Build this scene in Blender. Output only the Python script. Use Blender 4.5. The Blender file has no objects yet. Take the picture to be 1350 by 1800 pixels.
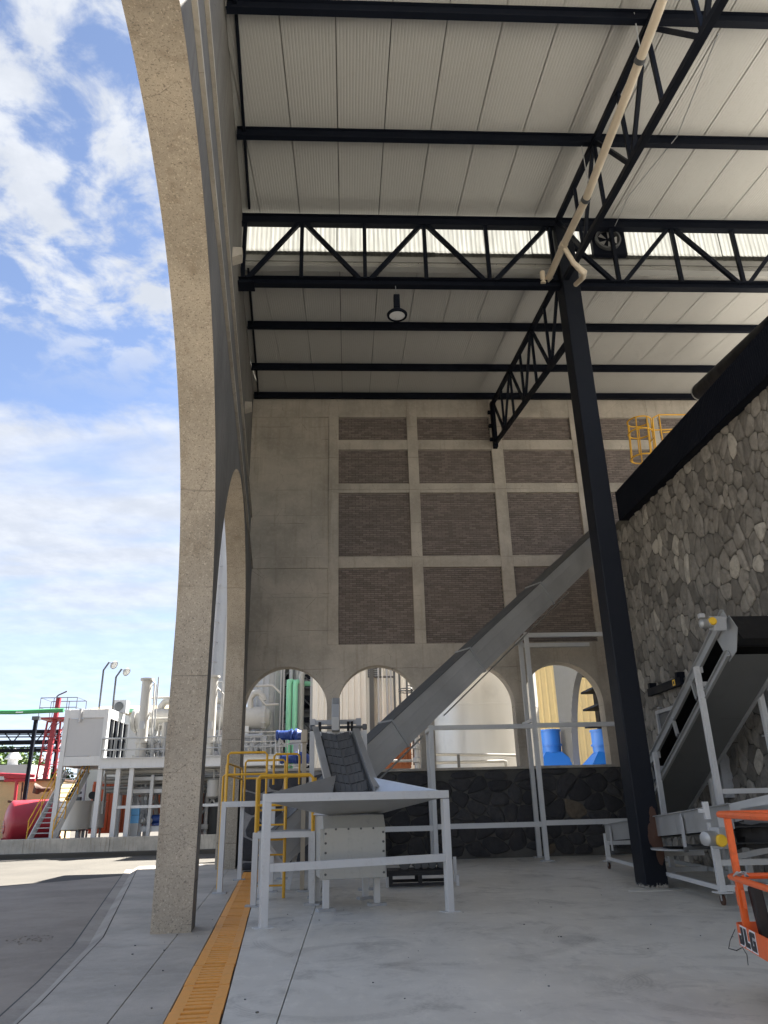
import bpy, math, random
import numpy as np
from mathutils import Vector, Matrix
random.seed(7)
S = bpy.context.scene
# ------------------------------------------------------------------ camera
RIGHT = Vector((0.99876255, -0.04426124, -0.02267832))
DOWN = Vector((-0.00470868, 0.36979554, -0.92910123))
FWD = Vector((0.04950952, 0.9280583, 0.36912952))
EYE = Vector((0, 0, 1.6))
cd = bpy.data.cameras.new('camera')
cam = bpy.data.objects.new('camera', cd)
S.collection.objects.link(cam)
cd.sensor_fit = 'VERTICAL'; cd.sensor_height = 36.0; cd.lens = 26.0
cd.clip_start = 0.05; cd.clip_end = 3000
cam.matrix_world = Matrix(((RIGHT.x, -DOWN.x, -FWD.x, EYE.x), (RIGHT.y, -DOWN.y, -FWD.y, EYE.y),
                           (RIGHT.z, -DOWN.z, -FWD.z, EYE.z), (0, 0, 0, 1)))
S.camera = cam
# ------------------------------------------------------------------ exposure
S.view_settings.view_transform = 'Standard'; S.view_settings.look = 'None'
S.view_settings.gamma = 1; S.view_settings.use_curve_mapping = False
S.view_settings.exposure = 2.7
S.cycles.max_bounces = 10; S.cycles.diffuse_bounces = 6; S.cycles.transmission_bounces = 6
# ------------------------------------------------------------------ sun and sky
SUN = Vector((10.0, 9.0, 17.0)).normalized()
sd = bpy.data.lights.new('sun', 'SUN'); sd.energy = 5.0; sd.angle = math.radians(0.5); sd.color = (1, .95, .87)
so = bpy.data.objects.new('sun', sd); S.collection.objects.link(so)
so.rotation_euler = (-SUN).to_track_quat('-Z', 'Y').to_euler(); so.location = (40, 20, 60)
W = bpy.data.worlds.new('World'); S.world = W; W.use_nodes = True
nt = W.node_tree; nt.nodes.clear()
def nd(t, **k):
    n = nt.nodes.new(t)
    for a, b in k.items(): setattr(n, a, b)
    return n
def mth(op, a, b=None, c=None, clamp=False):
    n = nd('ShaderNodeMath', operation=op, use_clamp=clamp)
    for i, x in enumerate((a, b, c)):
        if x is None: continue
        if isinstance(x, (int, float)): n.inputs[i].default_value = x
        else: nt.links.new(x, n.inputs[i])
    return n.outputs[0]
out = nd('ShaderNodeOutputWorld')
sky = nd('ShaderNodeTexSky', sky_type='NISHITA'); sky.sun_disc = False
sky.sun_elevation = math.asin(SUN.z); sky.sun_rotation = math.atan2(SUN.x, SUN.y)
sky.altitude = 2000; sky.air_density = .75; sky.dust_density = .6; sky.ozone_density = 2.2
tc = nd('ShaderNodeTexCoord'); sp = nd('ShaderNodeSeparateXYZ'); nt.links.new(tc.outputs['Generated'], sp.inputs[0])
zc = mth('MAXIMUM', sp.outputs[2], 0.0); zz = mth('ADD', zc, 0.10)
cx = mth('DIVIDE', sp.outputs[0], zz); cy = mth('DIVIDE', sp.outputs[1], zz)
cb = nd('ShaderNodeCombineXYZ'); nt.links.new(cx, cb.inputs[0]); nt.links.new(cy, cb.inputs[1])
def noi(scale, det, rough, dist=0.0, off=(0, 0, 0), src=None, sc=(1, 1, 1)):
    mp = nd('ShaderNodeMapping'); mp.inputs[1].default_value = off; mp.inputs[3].default_value = sc
    nt.links.new(src or cb.outputs[0], mp.inputs[0])
    n = nd('ShaderNodeTexNoise'); n.inputs['Scale'].default_value = scale; n.inputs['Detail'].default_value = det
    n.inputs['Roughness'].default_value = rough; n.inputs['Distortion'].default_value = dist
    nt.links.new(mp.outputs[0], n.inputs[0]); return n.outputs[0]
def rmp(x, a, b):
    n = nd('ShaderNodeMapRange', interpolation_type='SMOOTHSTEP'); n.inputs[1].default_value = a; n.inputs[2].default_value = b
    nt.links.new(x, n.inputs[0]); return n.outputs[0]
big = noi(1.7, 3, .5, 0.3, (0.6, 9.4, 0))
puf = noi(11.5, 8, .58, 0.25, (1.3, 0.4, 0))
cov = mth('ADD', mth('MULTIPLY', big, .62), mth('MULTIPLY', puf, .50))
cum = rmp(cov, .53, .65)
wisp = mth('MULTIPLY', rmp(noi(2.2, 6, .52, .5, (9, 2, 0), None, (.6, 1.6, 1)), .12, .60), .95)
edge = mth('ADD', sp.outputs[2], mth('MULTIPLY', mth('SUBTRACT', noi(3.5, 5, .6, .3, (2, 8, 0)), .5), .16))
low = mth('MULTIPLY', rmp(edge, .475, .43), rmp(sp.outputs[2], .05, .30))
cum = mth('MULTIPLY', cum, rmp(sp.outputs[2], .46, .60))
haze = mth('MULTIPLY', rmp(sp.outputs[2], .42, .05), .72)
dens = mth('MAXIMUM', mth('MAXIMUM', cum, mth('MULTIPLY', wisp, low)), haze, clamp=True)
dens = mth('MULTIPLY', mth('MULTIPLY', dens, .95), rmp(sp.outputs[2], -.02, .01))
shade = rmp(noi(7, 6, .6, 0, (4, 4, 0)), .3, .75)
cr = nd('ShaderNodeMix', data_type='RGBA'); nt.links.new(shade, cr.inputs[0])
cr.inputs[6].default_value = (.66, .70, .77, 1); cr.inputs[7].default_value = (.84, .87, .92, 1)
hs = nd('ShaderNodeHueSaturation'); hs.inputs['Saturation'].default_value = .88; nt.links.new(sky.outputs[0], hs.inputs['Color'])
b1 = nd('ShaderNodeBackground'); b1.inputs[1].default_value = .05; nt.links.new(hs.outputs[0], b1.inputs[0])
b2 = nd('ShaderNodeBackground'); b2.inputs[1].default_value = .175; nt.links.new(cr.outputs[2], b2.inputs[0])
mx = nd('ShaderNodeMixShader'); nt.links.new(dens, mx.inputs[0]); nt.links.new(b1.outputs[0], mx.inputs[1]); nt.links.new(b2.outputs[0], mx.inputs[2])
nt.links.new(mx.outputs[0], out.inputs[0])

# ------------------------------------------------------------------ picking points in the place
def ray(u, v): return RIGHT*(u-675) + DOWN*(v-900) + FWD*1300.0
def AY(u, v, Y): d = ray(u, v); return EYE + d*(Y/d.y)
def AX(u, v, X): d = ray(u, v); return EYE + d*(X/d.x)
def F(u, v, z=0.0): d = ray(u, v); return EYE + d*((z-1.6)/d.z)

# ------------------------------------------------------------------ objects
LOC = {}
def thing(name, label, cat, loc=(0, 0, 0), group=None, kind=None):
    o = bpy.data.objects.new(name, None); S.collection.objects.link(o)
    o.empty_display_size = .2; o.location = loc; LOC[o] = Vector(loc)
    tag(o, label, cat, group, kind); return o
def tag(o, label=None, cat=None, group=None, kind=None):
    if label: o['label'] = label
    if cat: o['category'] = cat
    if group: o['group'] = group
    if kind: o['kind'] = kind
    return o
def rootloc(o):
    while o.parent: o = o.parent
    return LOC.get(o, Vector((0, 0, 0)))
def dup(root, loc, label, group=None):
    def cp(o, par):
        c = o.copy(); S.collection.objects.link(c); c.parent = par
        for ch in [x for x in KIDS.get(o, [])]: KIDS.setdefault(c, []).append(cp(ch, c))
        return c
    r = cp(root, None); r.location = loc; LOC[r] = Vector(loc); r['label'] = label
    if group: r['group'] = group
    return r
KIDS = {}
class MB:
    def __init__(s): s.v = []; s.f = []; s.sm = []
    def add(s, vs, fs, sm=False):
        n = len(s.v); s.v += [tuple(x) for x in vs]
        for f in fs: s.f.append(tuple(i+n for i in f)); s.sm.append(sm)
    def box(s, c, d, R=None):
        c = Vector(c); x, y, z = d[0]/2, d[1]/2, d[2]/2
        vs = [Vector((a*x, b*y, e*z)) for a in (-1, 1) for b in (-1, 1) for e in (-1, 1)]
        if R is not None: vs = [R @ p for p in vs]
        s.add([c+p for p in vs], [(0, 1, 3, 2), (4, 6, 7, 5), (0, 4, 5, 1), (2, 3, 7, 6), (0, 2, 6, 4), (1, 5, 7, 3)]); return s
    def bb(s, a, b):
        a = Vector(a); b = Vector(b); return s.box((a+b)/2, [abs(x) for x in (b-a)])
    def beam(s, p, q, w, h, up=(0, 0, 1)):
        p = Vector(p); q = Vector(q); d = (q-p); L = d.length; d.normalize(); up = Vector(up)
        if abs(d.dot(up)) > .98: up = Vector((0, 1, 0)) if abs(d.y) < .9 else Vector((1, 0, 0))
        x = d.cross(up).normalized(); z = x.cross(d)
        R = Matrix((x, d, z)).transposed(); return s.box((p+q)/2, (w, L, h), R)
    def ibeam(s, p, q, w, h, t=.012, up=(0, 0, 1)):
        p = Vector(p); q = Vector(q); d = (q-p).normalized(); upv = Vector(up)
        if abs(d.dot(upv)) > .98: upv = Vector((0, 1, 0))
        x = d.cross(upv).normalized(); z = x.cross(d)
        for k in (-1, 1): s.beam(p+z*k*(h/2-t/2), q+z*k*(h/2-t/2), w, t, upv)
        s.beam(p, q, t, h-2*t-.002, upv); return s
    def tube(s, pts, r, n=8, cap=True, closed=False):
        pts = [Vector(p) for p in pts]; m = len(pts); rings = []
        t0 = (pts[1]-pts[0]).normalized(); a = Vector((0, 0, 1)) if abs(t0.z) < .9 else Vector((1, 0, 0))
        u = t0.cross(a).normalized()
        for i in range(m):
            if closed: t = (pts[(i+1) % m]-pts[i-1])
            else: t = (pts[min(i+1, m-1)]-pts[max(i-1, 0)])
            t.normalize(); u = (u-t*u.dot(t)).normalized(); w = t.cross(u)
            rr = r[i] if isinstance(r, (list, tuple)) else r
            if not closed and 0 < i < m-1:
                c = max(.5, math.cos((pts[i]-pts[i-1]).angle(pts[i+1]-pts[i])/2)); rr /= c
            rings.append([pts[i]+(u*math.cos(2*math.pi*k/n)+w*math.sin(2*math.pi*k/n))*rr for k in range(n)])
        vs = [p for rg in rings for p in rg]; fs = []
        for i in range(m if closed else m-1):
            j = (i+1) % m
            for k in range(n): fs.append((i*n+k, i*n+(k+1) % n, j*n+(k+1) % n, j*n+k))
        s.add(vs, fs, True)
        if cap and not closed:
            s.add(rings[0], [tuple(range(n))[::-1]]); s.add(rings[-1], [tuple(range(n))])
        return s
    def cyl(s, p, q, r, r2=None, n=16, cap=True):
        return s.tube([p, q], [r, r if r2 is None else r2], n, cap)
    def lathe(s, o, axis, prof, n=24):   # prof: (radius, height along axis)
        o = Vector(o); ax = Vector(axis).normalized(); a = Vector((0, 0, 1)) if abs(ax.z) < .9 else Vector((1, 0, 0))
        u = ax.cross(a).normalized(); w = ax.cross(u); vs = []; fs = []
        for r, h in prof:
            for k in range(n): vs.append(o+ax*h+(u*math.cos(2*math.pi*k/n)+w*math.sin(2*math.pi*k/n))*max(r, .0005))
        for i in range(len(prof)-1):
            for k in range(n): fs.append((i*n+k, i*n+(k+1) % n, (i+1)*n+(k+1) % n, (i+1)*n+k))
        s.add(vs, fs, True); return s
    def prism(s, poly, vec):
        poly = [Vector(p) for p in poly]; vec = Vector(vec); n = len(poly)
        s.add(poly+[p+vec for p in poly], [tuple(range(n))[::-1], tuple(range(n, 2*n))]+[(i, (i+1) % n, n+(i+1) % n, n+i) for i in range(n)]); return s
    def quad(s, a, b, c, d): s.add([a, b, c, d], [(0, 1, 2, 3)]); return s
    def plate(s, pts, t):       # a polygon with thickness along its normal
        pts = [Vector(p) for p in pts]; nn = (pts[1]-pts[0]).cross(pts[-1]-pts[0]).normalized(); return s.prism(pts, nn*t)
    def build(s, name, m, parent=None, kind=None, bevel=0, mesh=None, label=None):
        me = bpy.data.meshes.new(name); L = rootloc(parent) if parent else Vector((0, 0, 0))
        me.from_pydata([(x-L.x, y-L.y, z-L.z) for x, y, z in s.v], [], s.f)
        me.polygons.foreach_set('use_smooth', s.sm); me.materials.append(m); me.update()
        if any(s.sm): me.set_sharp_from_angle(angle=.7)
        o = bpy.data.objects.new(name, me); S.collection.objects.link(o)
        if parent: o.parent = parent; KIDS.setdefault(parent, []).append(o)
        if kind: o['kind'] = kind
        if label: o['label'] = label
        if bevel:
            b = o.modifiers.new('bevel', 'BEVEL'); b.width = bevel; b.segments = 2; b.limit_method = 'ANGLE'; b.angle_limit = .6
        return o
def part(name, me, parent, loc, rot=None):   # one more object on a shared mesh
    o = bpy.data.objects.new(name, me); S.collection.objects.link(o); o.parent = parent; o.location = Vector(loc)-rootloc(parent)
    if rot is not None: o.rotation_euler = rot
    KIDS.setdefault(parent, []).append(o); return o
def arc(c, a, b, r, t0, t1, n=8):
    c = Vector(c); a = Vector(a); b = Vector(b)
    return [c+(a*math.cos(t0+(t1-t0)*i/n)+b*math.sin(t0+(t1-t0)*i/n))*r for i in range(n+1)]

# ------------------------------------------------------------------ materials
class NT:
    def __init__(s, name):
        s.m = bpy.data.materials.new(name); s.m.use_nodes = True; s.t = s.m.node_tree
        s.b = s.t.nodes['Principled BSDF']; s.tc = s.t.nodes.new('ShaderNodeTexCoord')
    def n(s, t, **k):
        n = s.t.nodes.new(t)
        for a, b in k.items(): setattr(n, a, b)
        return n
    def ln(s, a, b): s.t.links.new(a, b)
    def noise(s, scale, det=4, rough=.55, sc=(1, 1, 1), dist=0, src=None):
        mp = s.n('ShaderNodeMapping'); mp.inputs[3].default_value = sc; s.ln(src or s.tc.outputs['Object'], mp.inputs[0])
        n = s.n('ShaderNodeTexNoise'); n.inputs['Scale'].default_value = scale; n.inputs['Detail'].default_value = det
        n.inputs['Roughness'].default_value = rough; n.inputs['Distortion'].default_value = dist; s.ln(mp.outputs[0], n.inputs[0]); return n.outputs[0]
    def voro(s, scale, feat='F1', sc=(1, 1, 1)):
        mp = s.n('ShaderNodeMapping'); mp.inputs[3].default_value = sc; s.ln(s.tc.outputs['Object'], mp.inputs[0])
        n = s.n('ShaderNodeTexVoronoi', feature=feat); n.inputs['Scale'].default_value = scale; s.ln(mp.outputs[0], n.inputs[0]); return n
    def ramp(s, x, a, b, lo=0., hi=1.):
        n = s.n('ShaderNodeMapRange', interpolation_type='SMOOTHSTEP'); n.inputs[1].default_value = a; n.inputs[2].default_value = b
        n.inputs[3].default_value = lo; n.inputs[4].default_value = hi; s.ln(x, n.inputs[0]); return n.outputs[0]
    def mix(s, f, a, b, mode='MIX'):
        n = s.n('ShaderNodeMix', data_type='RGBA', blend_type=mode)
        for i, x in ((0, f), (6, a), (7, b)):
            if isinstance(x, (int, float)): n.inputs[i].default_value = x
            elif isinstance(x, (tuple, list)): n.inputs[i].default_value = (*x[:3], 1)
            else: s.ln(x, n.inputs[i])
        return n.outputs[2]
    def math(s, op, a, b):
        n = s.n('ShaderNodeMath', operation=op)
        for i, x in enumerate((a, b)):
            if isinstance(x, (int, float)): n.inputs[i].default_value = x
            else: s.ln(x, n.inputs[i])
        return n.outputs[0]
    def bump(s, h, st=.3, d=.01):
        n = s.n('ShaderNodeBump'); n.inputs['Strength'].default_value = st; n.inputs['Distance'].default_value = d; s.ln(h, n.inputs['Height'])
        prev = s.b.inputs['Normal'].links
        if prev: s.ln(prev[0].from_socket, n.inputs['Normal'])
        s.ln(n.outputs[0], s.b.inputs['Normal'])
    def fin(s, col, rough, metal=0.0):
        for k, x in (('Base Color', col), ('Roughness', rough), ('Metallic', metal)):
            if isinstance(x, (int, float)): s.b.inputs[k].default_value = x
            elif isinstance(x, (tuple, list)): s.b.inputs[k].default_value = (*x[:3], 1)
            else: s.ln(x, s.b.inputs[k])
        return s.m
def cm(c, k): return tuple(min(1, x*k) for x in c)
def paint(name, c, rough=.45, metal=0, var=.14, dirt=.25, dc=(.12, .10, .08), sc=2.2, bump=.05, spec=None):
    k = NT(name); a = k.noise(sc, 5, .6); b = k.noise(sc*9, 4, .65); st = k.noise(3, 4, .6, (3, 3, .35))
    col = k.mix(a, cm(c, 1-var), cm(c, 1+var))
    d = k.math('MULTIPLY', k.ramp(k.math('ADD', k.math('MULTIPLY', b, .5), k.math('MULTIPLY', st, .5)), .5, .74), dirt)
    col = k.mix(d, col, dc)
    k.bump(b, bump, .01)
    if spec is not None: k.b.inputs['Specular IOR Level'].default_value = spec
    return k.fin(col, k.ramp(a, .2, .8, rough-.08, rough+.12), metal)
def concrete(name, c, speck=.0, streak=.3, sc=1., rough=.85, holes=True, pour=0):
    k = NT(name); a = k.noise(.7*sc, 6, .6); b = k.noise(9*sc, 6, .7); st = k.noise(2.2*sc, 5, .6, (2.5, 2.5, .18))
    col = k.mix(k.ramp(a, .3, .7), cm(c, .80), cm(c, 1.18))
    col = k.mix(k.math('MULTIPLY', k.ramp(st, .5, .75), streak), col, cm((c[0], c[1]*.9, c[2]*.78), .55))
    col = k.mix(k.math('MULTIPLY', k.ramp(b, .45, .7), .25), col, cm(c, 1.35))
    if speck:
        v = k.noise(38, 3, .8); col = k.mix(k.math('MULTIPLY', k.ramp(v, .56, .62), speck), col, cm(c, .42))
        v2 = k.noise(30, 3, .8, (1.1, .9, 1)); col = k.mix(k.math('MULTIPLY', k.ramp(v2, .58, .64), speck*.8), col, cm(c, 1.6))
        k.bump(v, .5, .008)
    if holes:
        vo = k.voro(2.6); h = k.ramp(vo.outputs['Distance'], .016, .035, 1, 0)
        col = k.mix(k.math('MULTIPLY', h, .7), col, cm(c, .25)); k.bump(k.math('SUBTRACT', 1.0, h), .5, .01)
    if pour:                                # board and pour lines
        mp = k.n('ShaderNodeSeparateXYZ'); k.ln(k.tc.outputs['Object'], mp.inputs[0])
        wob = k.math('MULTIPLY', k.noise(1.3, 3), .08)
        fr = k.math('FRACT', k.math('DIVIDE', k.math('ADD', mp.outputs[2], wob), pour), 0)
        ln_ = k.ramp(k.math('ABSOLUTE', k.math('SUBTRACT', fr, .5), 0), .003, .011, 1, 0)
        ln_ = k.math('MULTIPLY', ln_, k.ramp(k.noise(.8, 2), .4, .6))
        col = k.mix(k.math('MULTIPLY', ln_, .6), col, cm(c, .35)); k.bump(k.math('SUBTRACT', 1., ln_), .6, .01)
    if pour:                                # hairline cracks
        ve = k.voro(.9, 'DISTANCE_TO_EDGE', (1, 1, 1.3)); ck = k.math('MULTIPLY', k.ramp(k.math('ADD', ve.outputs['Distance'], k.math('MULTIPLY', k.noise(9, 5, .7), .02)), .008, .016, 1, 0), k.ramp(k.noise(.7, 3), .5, .56))
        col = k.mix(k.math('MULTIPLY', ck, .65), col, cm(c, .3))
    k.bump(b, .25, .012)
    return k.fin(col, rough)
def rocks(name, c1, c2, c3, vein=.3):
    k = NT(name); oi = k.n('ShaderNodeObjectInfo'); g = k.n('ShaderNodeNewGeometry')
    r = k.math('FRACT', k.math('ADD', oi.outputs['Random'], g.outputs['Random Per Island']), 0)
    r2 = k.math('FRACT', k.math('MULTIPLY', r, 7.31), 0)
    n = k.noise(5, 7, .65); n2 = k.noise(2.2, 6, .7, (1, 1, .5), .6); n3 = k.noise(34, 5, .7)
    col = k.mix(r, c1, c2); col = k.mix(k.ramp(r2, .955, .985), col, c3)
    col = k.mix(k.math('MULTIPLY', k.ramp(n2, .5, .8), vein), col, cm(c3, 1.25))
    col = k.mix(k.math('MULTIPLY', k.ramp(n, .42, .72), .5), col, cm(c1, .55))
    k.bump(n, .7, .05); k.bump(n3, .35, .012)
    return k.fin(col, .82)
def steel(name, c, rough=.35, metal=.9, var=.25, sc=2., stretch=(1, 1, .12)):
    k = NT(name); a = k.noise(sc, 5, .6, stretch); b = k.noise(sc*.6, 4, .6); e = k.noise(sc*10, 4, .7)
    col = k.mix(a, cm(c, 1-var), cm(c, 1+var)); col = k.mix(k.math('MULTIPLY', k.ramp(b, .5, .75), .35), col, cm(c, .6))
    k.bump(e, .05, .01)
    return k.fin(col, k.ramp(a, .25, .75, rough-.08, rough+.18), metal)
M = dict(
    floor=None, arcade=concrete('exposed_aggregate_concrete', (.405, .35, .272), .85, .5, .8, .9, True, 1.45),
    wallc=concrete('board_marked_concrete', (.445, .40, .335), .14, .4, 1., .85, True, 1.35),
    jamb=concrete('warm_concrete', (.38, .32, .23), .15, .5, 1., .85, True, 1.1),
    slabedge=concrete('dark_joint', (.07, .07, .068), 0, .2, 1, .9, False),
    kerb=concrete('weathered_kerb_concrete', (.46, .43, .37), .1, .95, 2.4, .9, False),
    yard=concrete('sunlit_yard_concrete', (.066, .060, .050), .08, .2, .5, .85, False),  # colour darkened to offset direct sun on the open ground
    road=concrete('shaded_road_concrete', (.29, .25, .205), .12, .25, .6, .85, False),  # lighter copy of the ground tone for the part in shade
    gutter=concrete('gutter_concrete', (.33, .295, .25), .15, .4, 1, .85, False),
    navy=paint('black_steel_paint', (.006, .008, .014), .55, 0, .3, .10, (.02, .02, .02), 1.5, .05, .12),
    navyc=None, rust=paint('red_primer', (.085, .04, .025), .7),
    white=paint('pale_grey_machine_paint', (.60, .605, .60), .42, 0, .07, .30, (.30, .27, .23), 3),
    whited=paint('aged_grey_paint', (.40, .41, .42), .5, 0, .12, .3),
    yellow=paint('safety_yellow_paint', (.70, .38, .025), .4, 0, .1, .15),
    orange=paint('grating_orange', (.84, .37, .075), .55, 0, .1, .3),
    lift=paint('lift_orange_paint', (.78, .13, .025), .42, 0, .1, .3, (.1, .03, .02)),
    liftd=paint('lift_deck_red', (.25, .05, .02), .6, 0, .2, .5),
    black=paint('black_rubber', (.012, .012, .014), .6, 0, .3, .2),
    belt=paint('conveyor_belt_black', (.009, .009, .010), .5, 0, .3, .25),
    galv=steel('galvanised_steel', (.42, .43, .43), .5, .35, .16),
    duct=steel('grey_conveyor_steel', (.42, .42, .41), .48, .35, .28, 1.4, (1, 1, 1)),
    inox=steel('stainless_steel', (.70, .70, .68), .36, .4, .14, 1.2),
    inoxd=steel('brushed_stainless', (.44, .44, .43), .4, .5, .2, 2),
    pan=steel('bright_pan_steel', (.66, .68, .70), .45, .6, .1, 3, (1, 1, 1)),
    boxs=paint('hopper_body_grey', (.43, .43, .40), .42, .15, .08, .25),
    dark=paint('dark_grey_steel', (.10, .105, .108), .5, .2, .2, .2),
    pvc=paint('cream_pipe', (.66, .56, .42), .45, 0, .08, .15, (.3, .25, .18)),
    pale=paint('white_panel', (.46, .46, .46), .5, 0, .04, .12),
    vessel=paint('cream_vessel_paint', (.45, .44, .41), .45, 0, .06, .25),
    vgrey=paint('grey_vessel_cladding', (.42, .43, .44), .5, .2, .1, .3),
    green=paint('mint_pipe_paint', (.30, .72, .46), .4, 0, .08, .15),
    greend=paint('green_pipe_paint', (.05, .27, .10), .4, 0, .1, .15),
    blue=paint('motor_blue', (.012, .045, .21), .4, 0, .2, .2),
    skyb=paint('bright_blue_paint', (.015, .14, .52), .38, 0, .1, .12),
    lblue=paint('light_blue_paint', (.12, .36, .66), .4, 0, .1, .2),
    red=paint('red_tank_paint', (.40, .03, .045), .35, 0, .1, .2),
    redd=paint('red_tower_paint', (.27, .02, .03), .45, 0, .1, .2),
    cont=paint('orange_container_paint', (.33, .10, .03), .55, 0, .12, .4),
    beige=paint('beige_block', (.52, .40, .21), .8, 0, .15, .3),
    corw=paint('white_sheet_cladding', (.80, .77, .70), .45, 0, .05, .25, (.4, .35, .25)),
    cory=paint('yellow_sheet_cladding', (.74, .56, .26), .45, 0, .08, .2, (.4, .3, .15)),
    corg=paint('grey_sheet_cladding', (.22, .22, .215), .5, .2, .1, .2),
    glass=paint('dark_glass', (.02, .025, .03), .1, 0, .2, .05),
    tan=paint('tan_plate', (.42, .36, .27), .5),
    roofp=paint('white_roof_sheet', (.54, .53, .495), .35, 0, .05, .22, (.35, .32, .26), .8),
    flash=paint('grey_flashing', (.36, .36, .34), .5, 0, .08, .2),
    lamp=paint('lamp_diffuser', (.75, .75, .75), .3),
    sun=paint('amber_cap', (.85, .52, .03), .4, 0, .05, .05),
    ink=paint('black_ink', (.02, .02, .025), .5), inkw=paint('white_ink', (.8, .8, .8), .5),
    stone=rocks('grey_fieldstone', (.14, .132, .118), (.33, .31, .275), (.50, .47, .41), .5),
    stoned=rocks('dark_basalt_stone', (.035, .034, .037), (.06, .058, .06), (.15, .12, .085), .22),
    mortar=concrete('dark_mortar', (.10, .096, .085), .2, .2, 2, .95, False),
    mortarl=concrete('pale_mortar', (.25, .24, .23), .2, .3, 2, .95, False),
    flight=steel('dark_flight_steel', (.15, .155, .16), .45, .3, .2, 3),
    under=steel('dark_pan_steel', (.17, .175, .175), .5, .3, .2, 1.5),
    seam=paint('roof_seam_grey', (.16, .16, .15), .8),
    walk=concrete('weathered_walk_concrete', (.42, .385, .33), .15, .25, .7, .8, False),
    vat=steel('bright_vat_steel', (.80, .78, .72), .35, .35, .12, 1.5),
    slab=concrete('pale_bounce_slab', (.30, .29, .27), 0, .2, 1, .9, False),  # for the unseen slab added to bounce sunlight inside
    inner=concrete('shade_toned_concrete', (.17, .16, .145), .08, .5, .8, .85, True, 1.35),  # darker tone stands in for shade on the arcade's inner side
    brick=None, leaf=None, bark=paint('bark', (.10, .075, .05), .9))
def brickmat():
    k = NT('purple_brown_brick'); oi = k.n('ShaderNodeObjectInfo'); g = k.n('ShaderNodeNewGeometry')
    r = k.math('FRACT', k.math('ADD', oi.outputs['Random'], g.outputs['Random Per Island']), 0)
    n = k.noise(20, 5, .7); col = k.mix(r, (.175, .145, .128), (.285, .24, .212)); col = k.mix(k.math('MULTIPLY', k.ramp(n, .4, .7), .4), col, (.2, .16, .13))
    big = k.noise(.5, 3); col = k.mix(k.math('MULTIPLY', k.ramp(big, .4, .7), .25), col, (.2, .17, .15)); k.bump(n, .4, .01); return k.fin(col, .85)
M['brick'] = brickmat()
def leafmat():
    k = NT('tree_leaf'); g = k.n('ShaderNodeNewGeometry'); col = k.mix(g.outputs['Random Per Island'], (.05, .10, .02), (.13, .20, .04)); return k.fin(col, .6)
M['leaf'] = leafmat()
def floormat():
    k = NT('power_trowelled_concrete'); a = k.noise(.35, 6, .6, (1, 1, 1), .3); b = k.noise(1.1, 9, .70, (1, .7, 1), .5); c = k.noise(4, 7, .75, (1, .5, 1), .3); d = k.noise(45, 4, .7)
    c0 = (.63, .61, .55); col = k.mix(k.ramp(a, .3, .7), cm(c0, .88), cm(c0, 1.10))
    col = k.mix(k.math('MULTIPLY', k.ramp(b, .50, .70), .8), col, cm(c0, .58)); col = k.mix(k.math('MULTIPLY', k.ramp(c, .48, .72), .45), col, cm(c0, 1.32))
    sm = k.noise(2.3, 8, .72, (1, 1, 1), .5); ms = k.noise(.55, 4, .6)
    col = k.mix(k.math('MULTIPLY', k.ramp(sm, .55, .70), k.math('MULTIPLY', k.ramp(ms, .42, .62), .6)), col, cm(c0, .55))
    xyz = k.n('ShaderNodeSeparateXYZ'); k.ln(k.tc.outputs['Object'], xyz.inputs[0]); tn = k.noise(26, 3, .6); tm = k.noise(1.0, 4, .6)
    for cx_, cy_, r_ in ((.1, 9.9, .75), (2.2, 8.2, .6), (3.4, 7.6, .95), (-.1, 8.2, 1.1), (4.2, 10.6, 1.6), (1.0, 11.4, 2.2)):   # tyre turning marks
        dx = k.math('SUBTRACT', xyz.outputs[0], cx_); dy = k.math('SUBTRACT', xyz.outputs[1], cy_)
        dd = k.math('SQRT', k.math('ADD', k.math('MULTIPLY', dx, dx), k.math('MULTIPLY', dy, dy)), 0)
        e = k.math('ABSOLUTE', k.math('SUBTRACT', k.math('ADD', dd, k.math('MULTIPLY', tm, .12)), r_+.06), 0)
        mk = k.math('MULTIPLY', k.math('MULTIPLY', k.ramp(e, .06, .13, 1, 0), k.ramp(k.math('SINE', k.math('MULTIPLY', dd, 150), 0), -.6, .6, .45, 1)), k.ramp(k.math('ADD', k.math('MULTIPLY', k.noise(.9, 3, .5, (1, 1, 1), 0), .75), k.math('MULTIPLY', tn, .25)), .47, .60))
        col = k.mix(k.math('MULTIPLY', mk, .38), col, cm(c0, .35))
    vo = k.voro(1.3); sp_ = k.ramp(vo.outputs['Distance'], .012, .02, 1, 0); col = k.mix(k.math('MULTIPLY', sp_, .7), col, (.06, .06, .06))
    st = k.ramp(k.noise(.5, 4, .6, (1, 1, 1), .2), .6, .75); col = k.mix(k.math('MULTIPLY', st, .3), col, (.36, .31, .22))
    k.bump(d, .08, .004); return k.fin(col, k.ramp(b, .3, .75, .34, .62))
M['floor'] = floormat()
def colmat():                                # column: chipped foot, scuffs
    k = NT('column_black_paint'); z = k.n('ShaderNodeSeparateXYZ'); k.ln(k.tc.outputs['Object'], z.inputs[0])
    n = k.noise(14, 6, .7); a = k.noise(2, 5, .6); col = k.mix(a, (.006, .008, .013), (.012, .014, .02))
    foot = k.ramp(k.math('ADD', z.outputs[2], k.math('MULTIPLY', n, .35)), .20, .24, 1, 0); col = k.mix(k.math('MULTIPLY', foot, .8), col, (.42, .40, .36))
    sc_ = k.ramp(k.noise(6, 5, .7, (2, 2, .6)), .70, .74); low = k.ramp(z.outputs[2], .4, 2.6, 1, .08); col = k.mix(k.math('MULTIPLY', k.math('MULTIPLY', sc_, low), .6), col, (.16, .17, .19))
    k.bump(n, .08, .005); k.b.inputs['Specular IOR Level'].default_value = .18; return k.fin(col, .5)
M['navyc'] = colmat()
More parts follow.
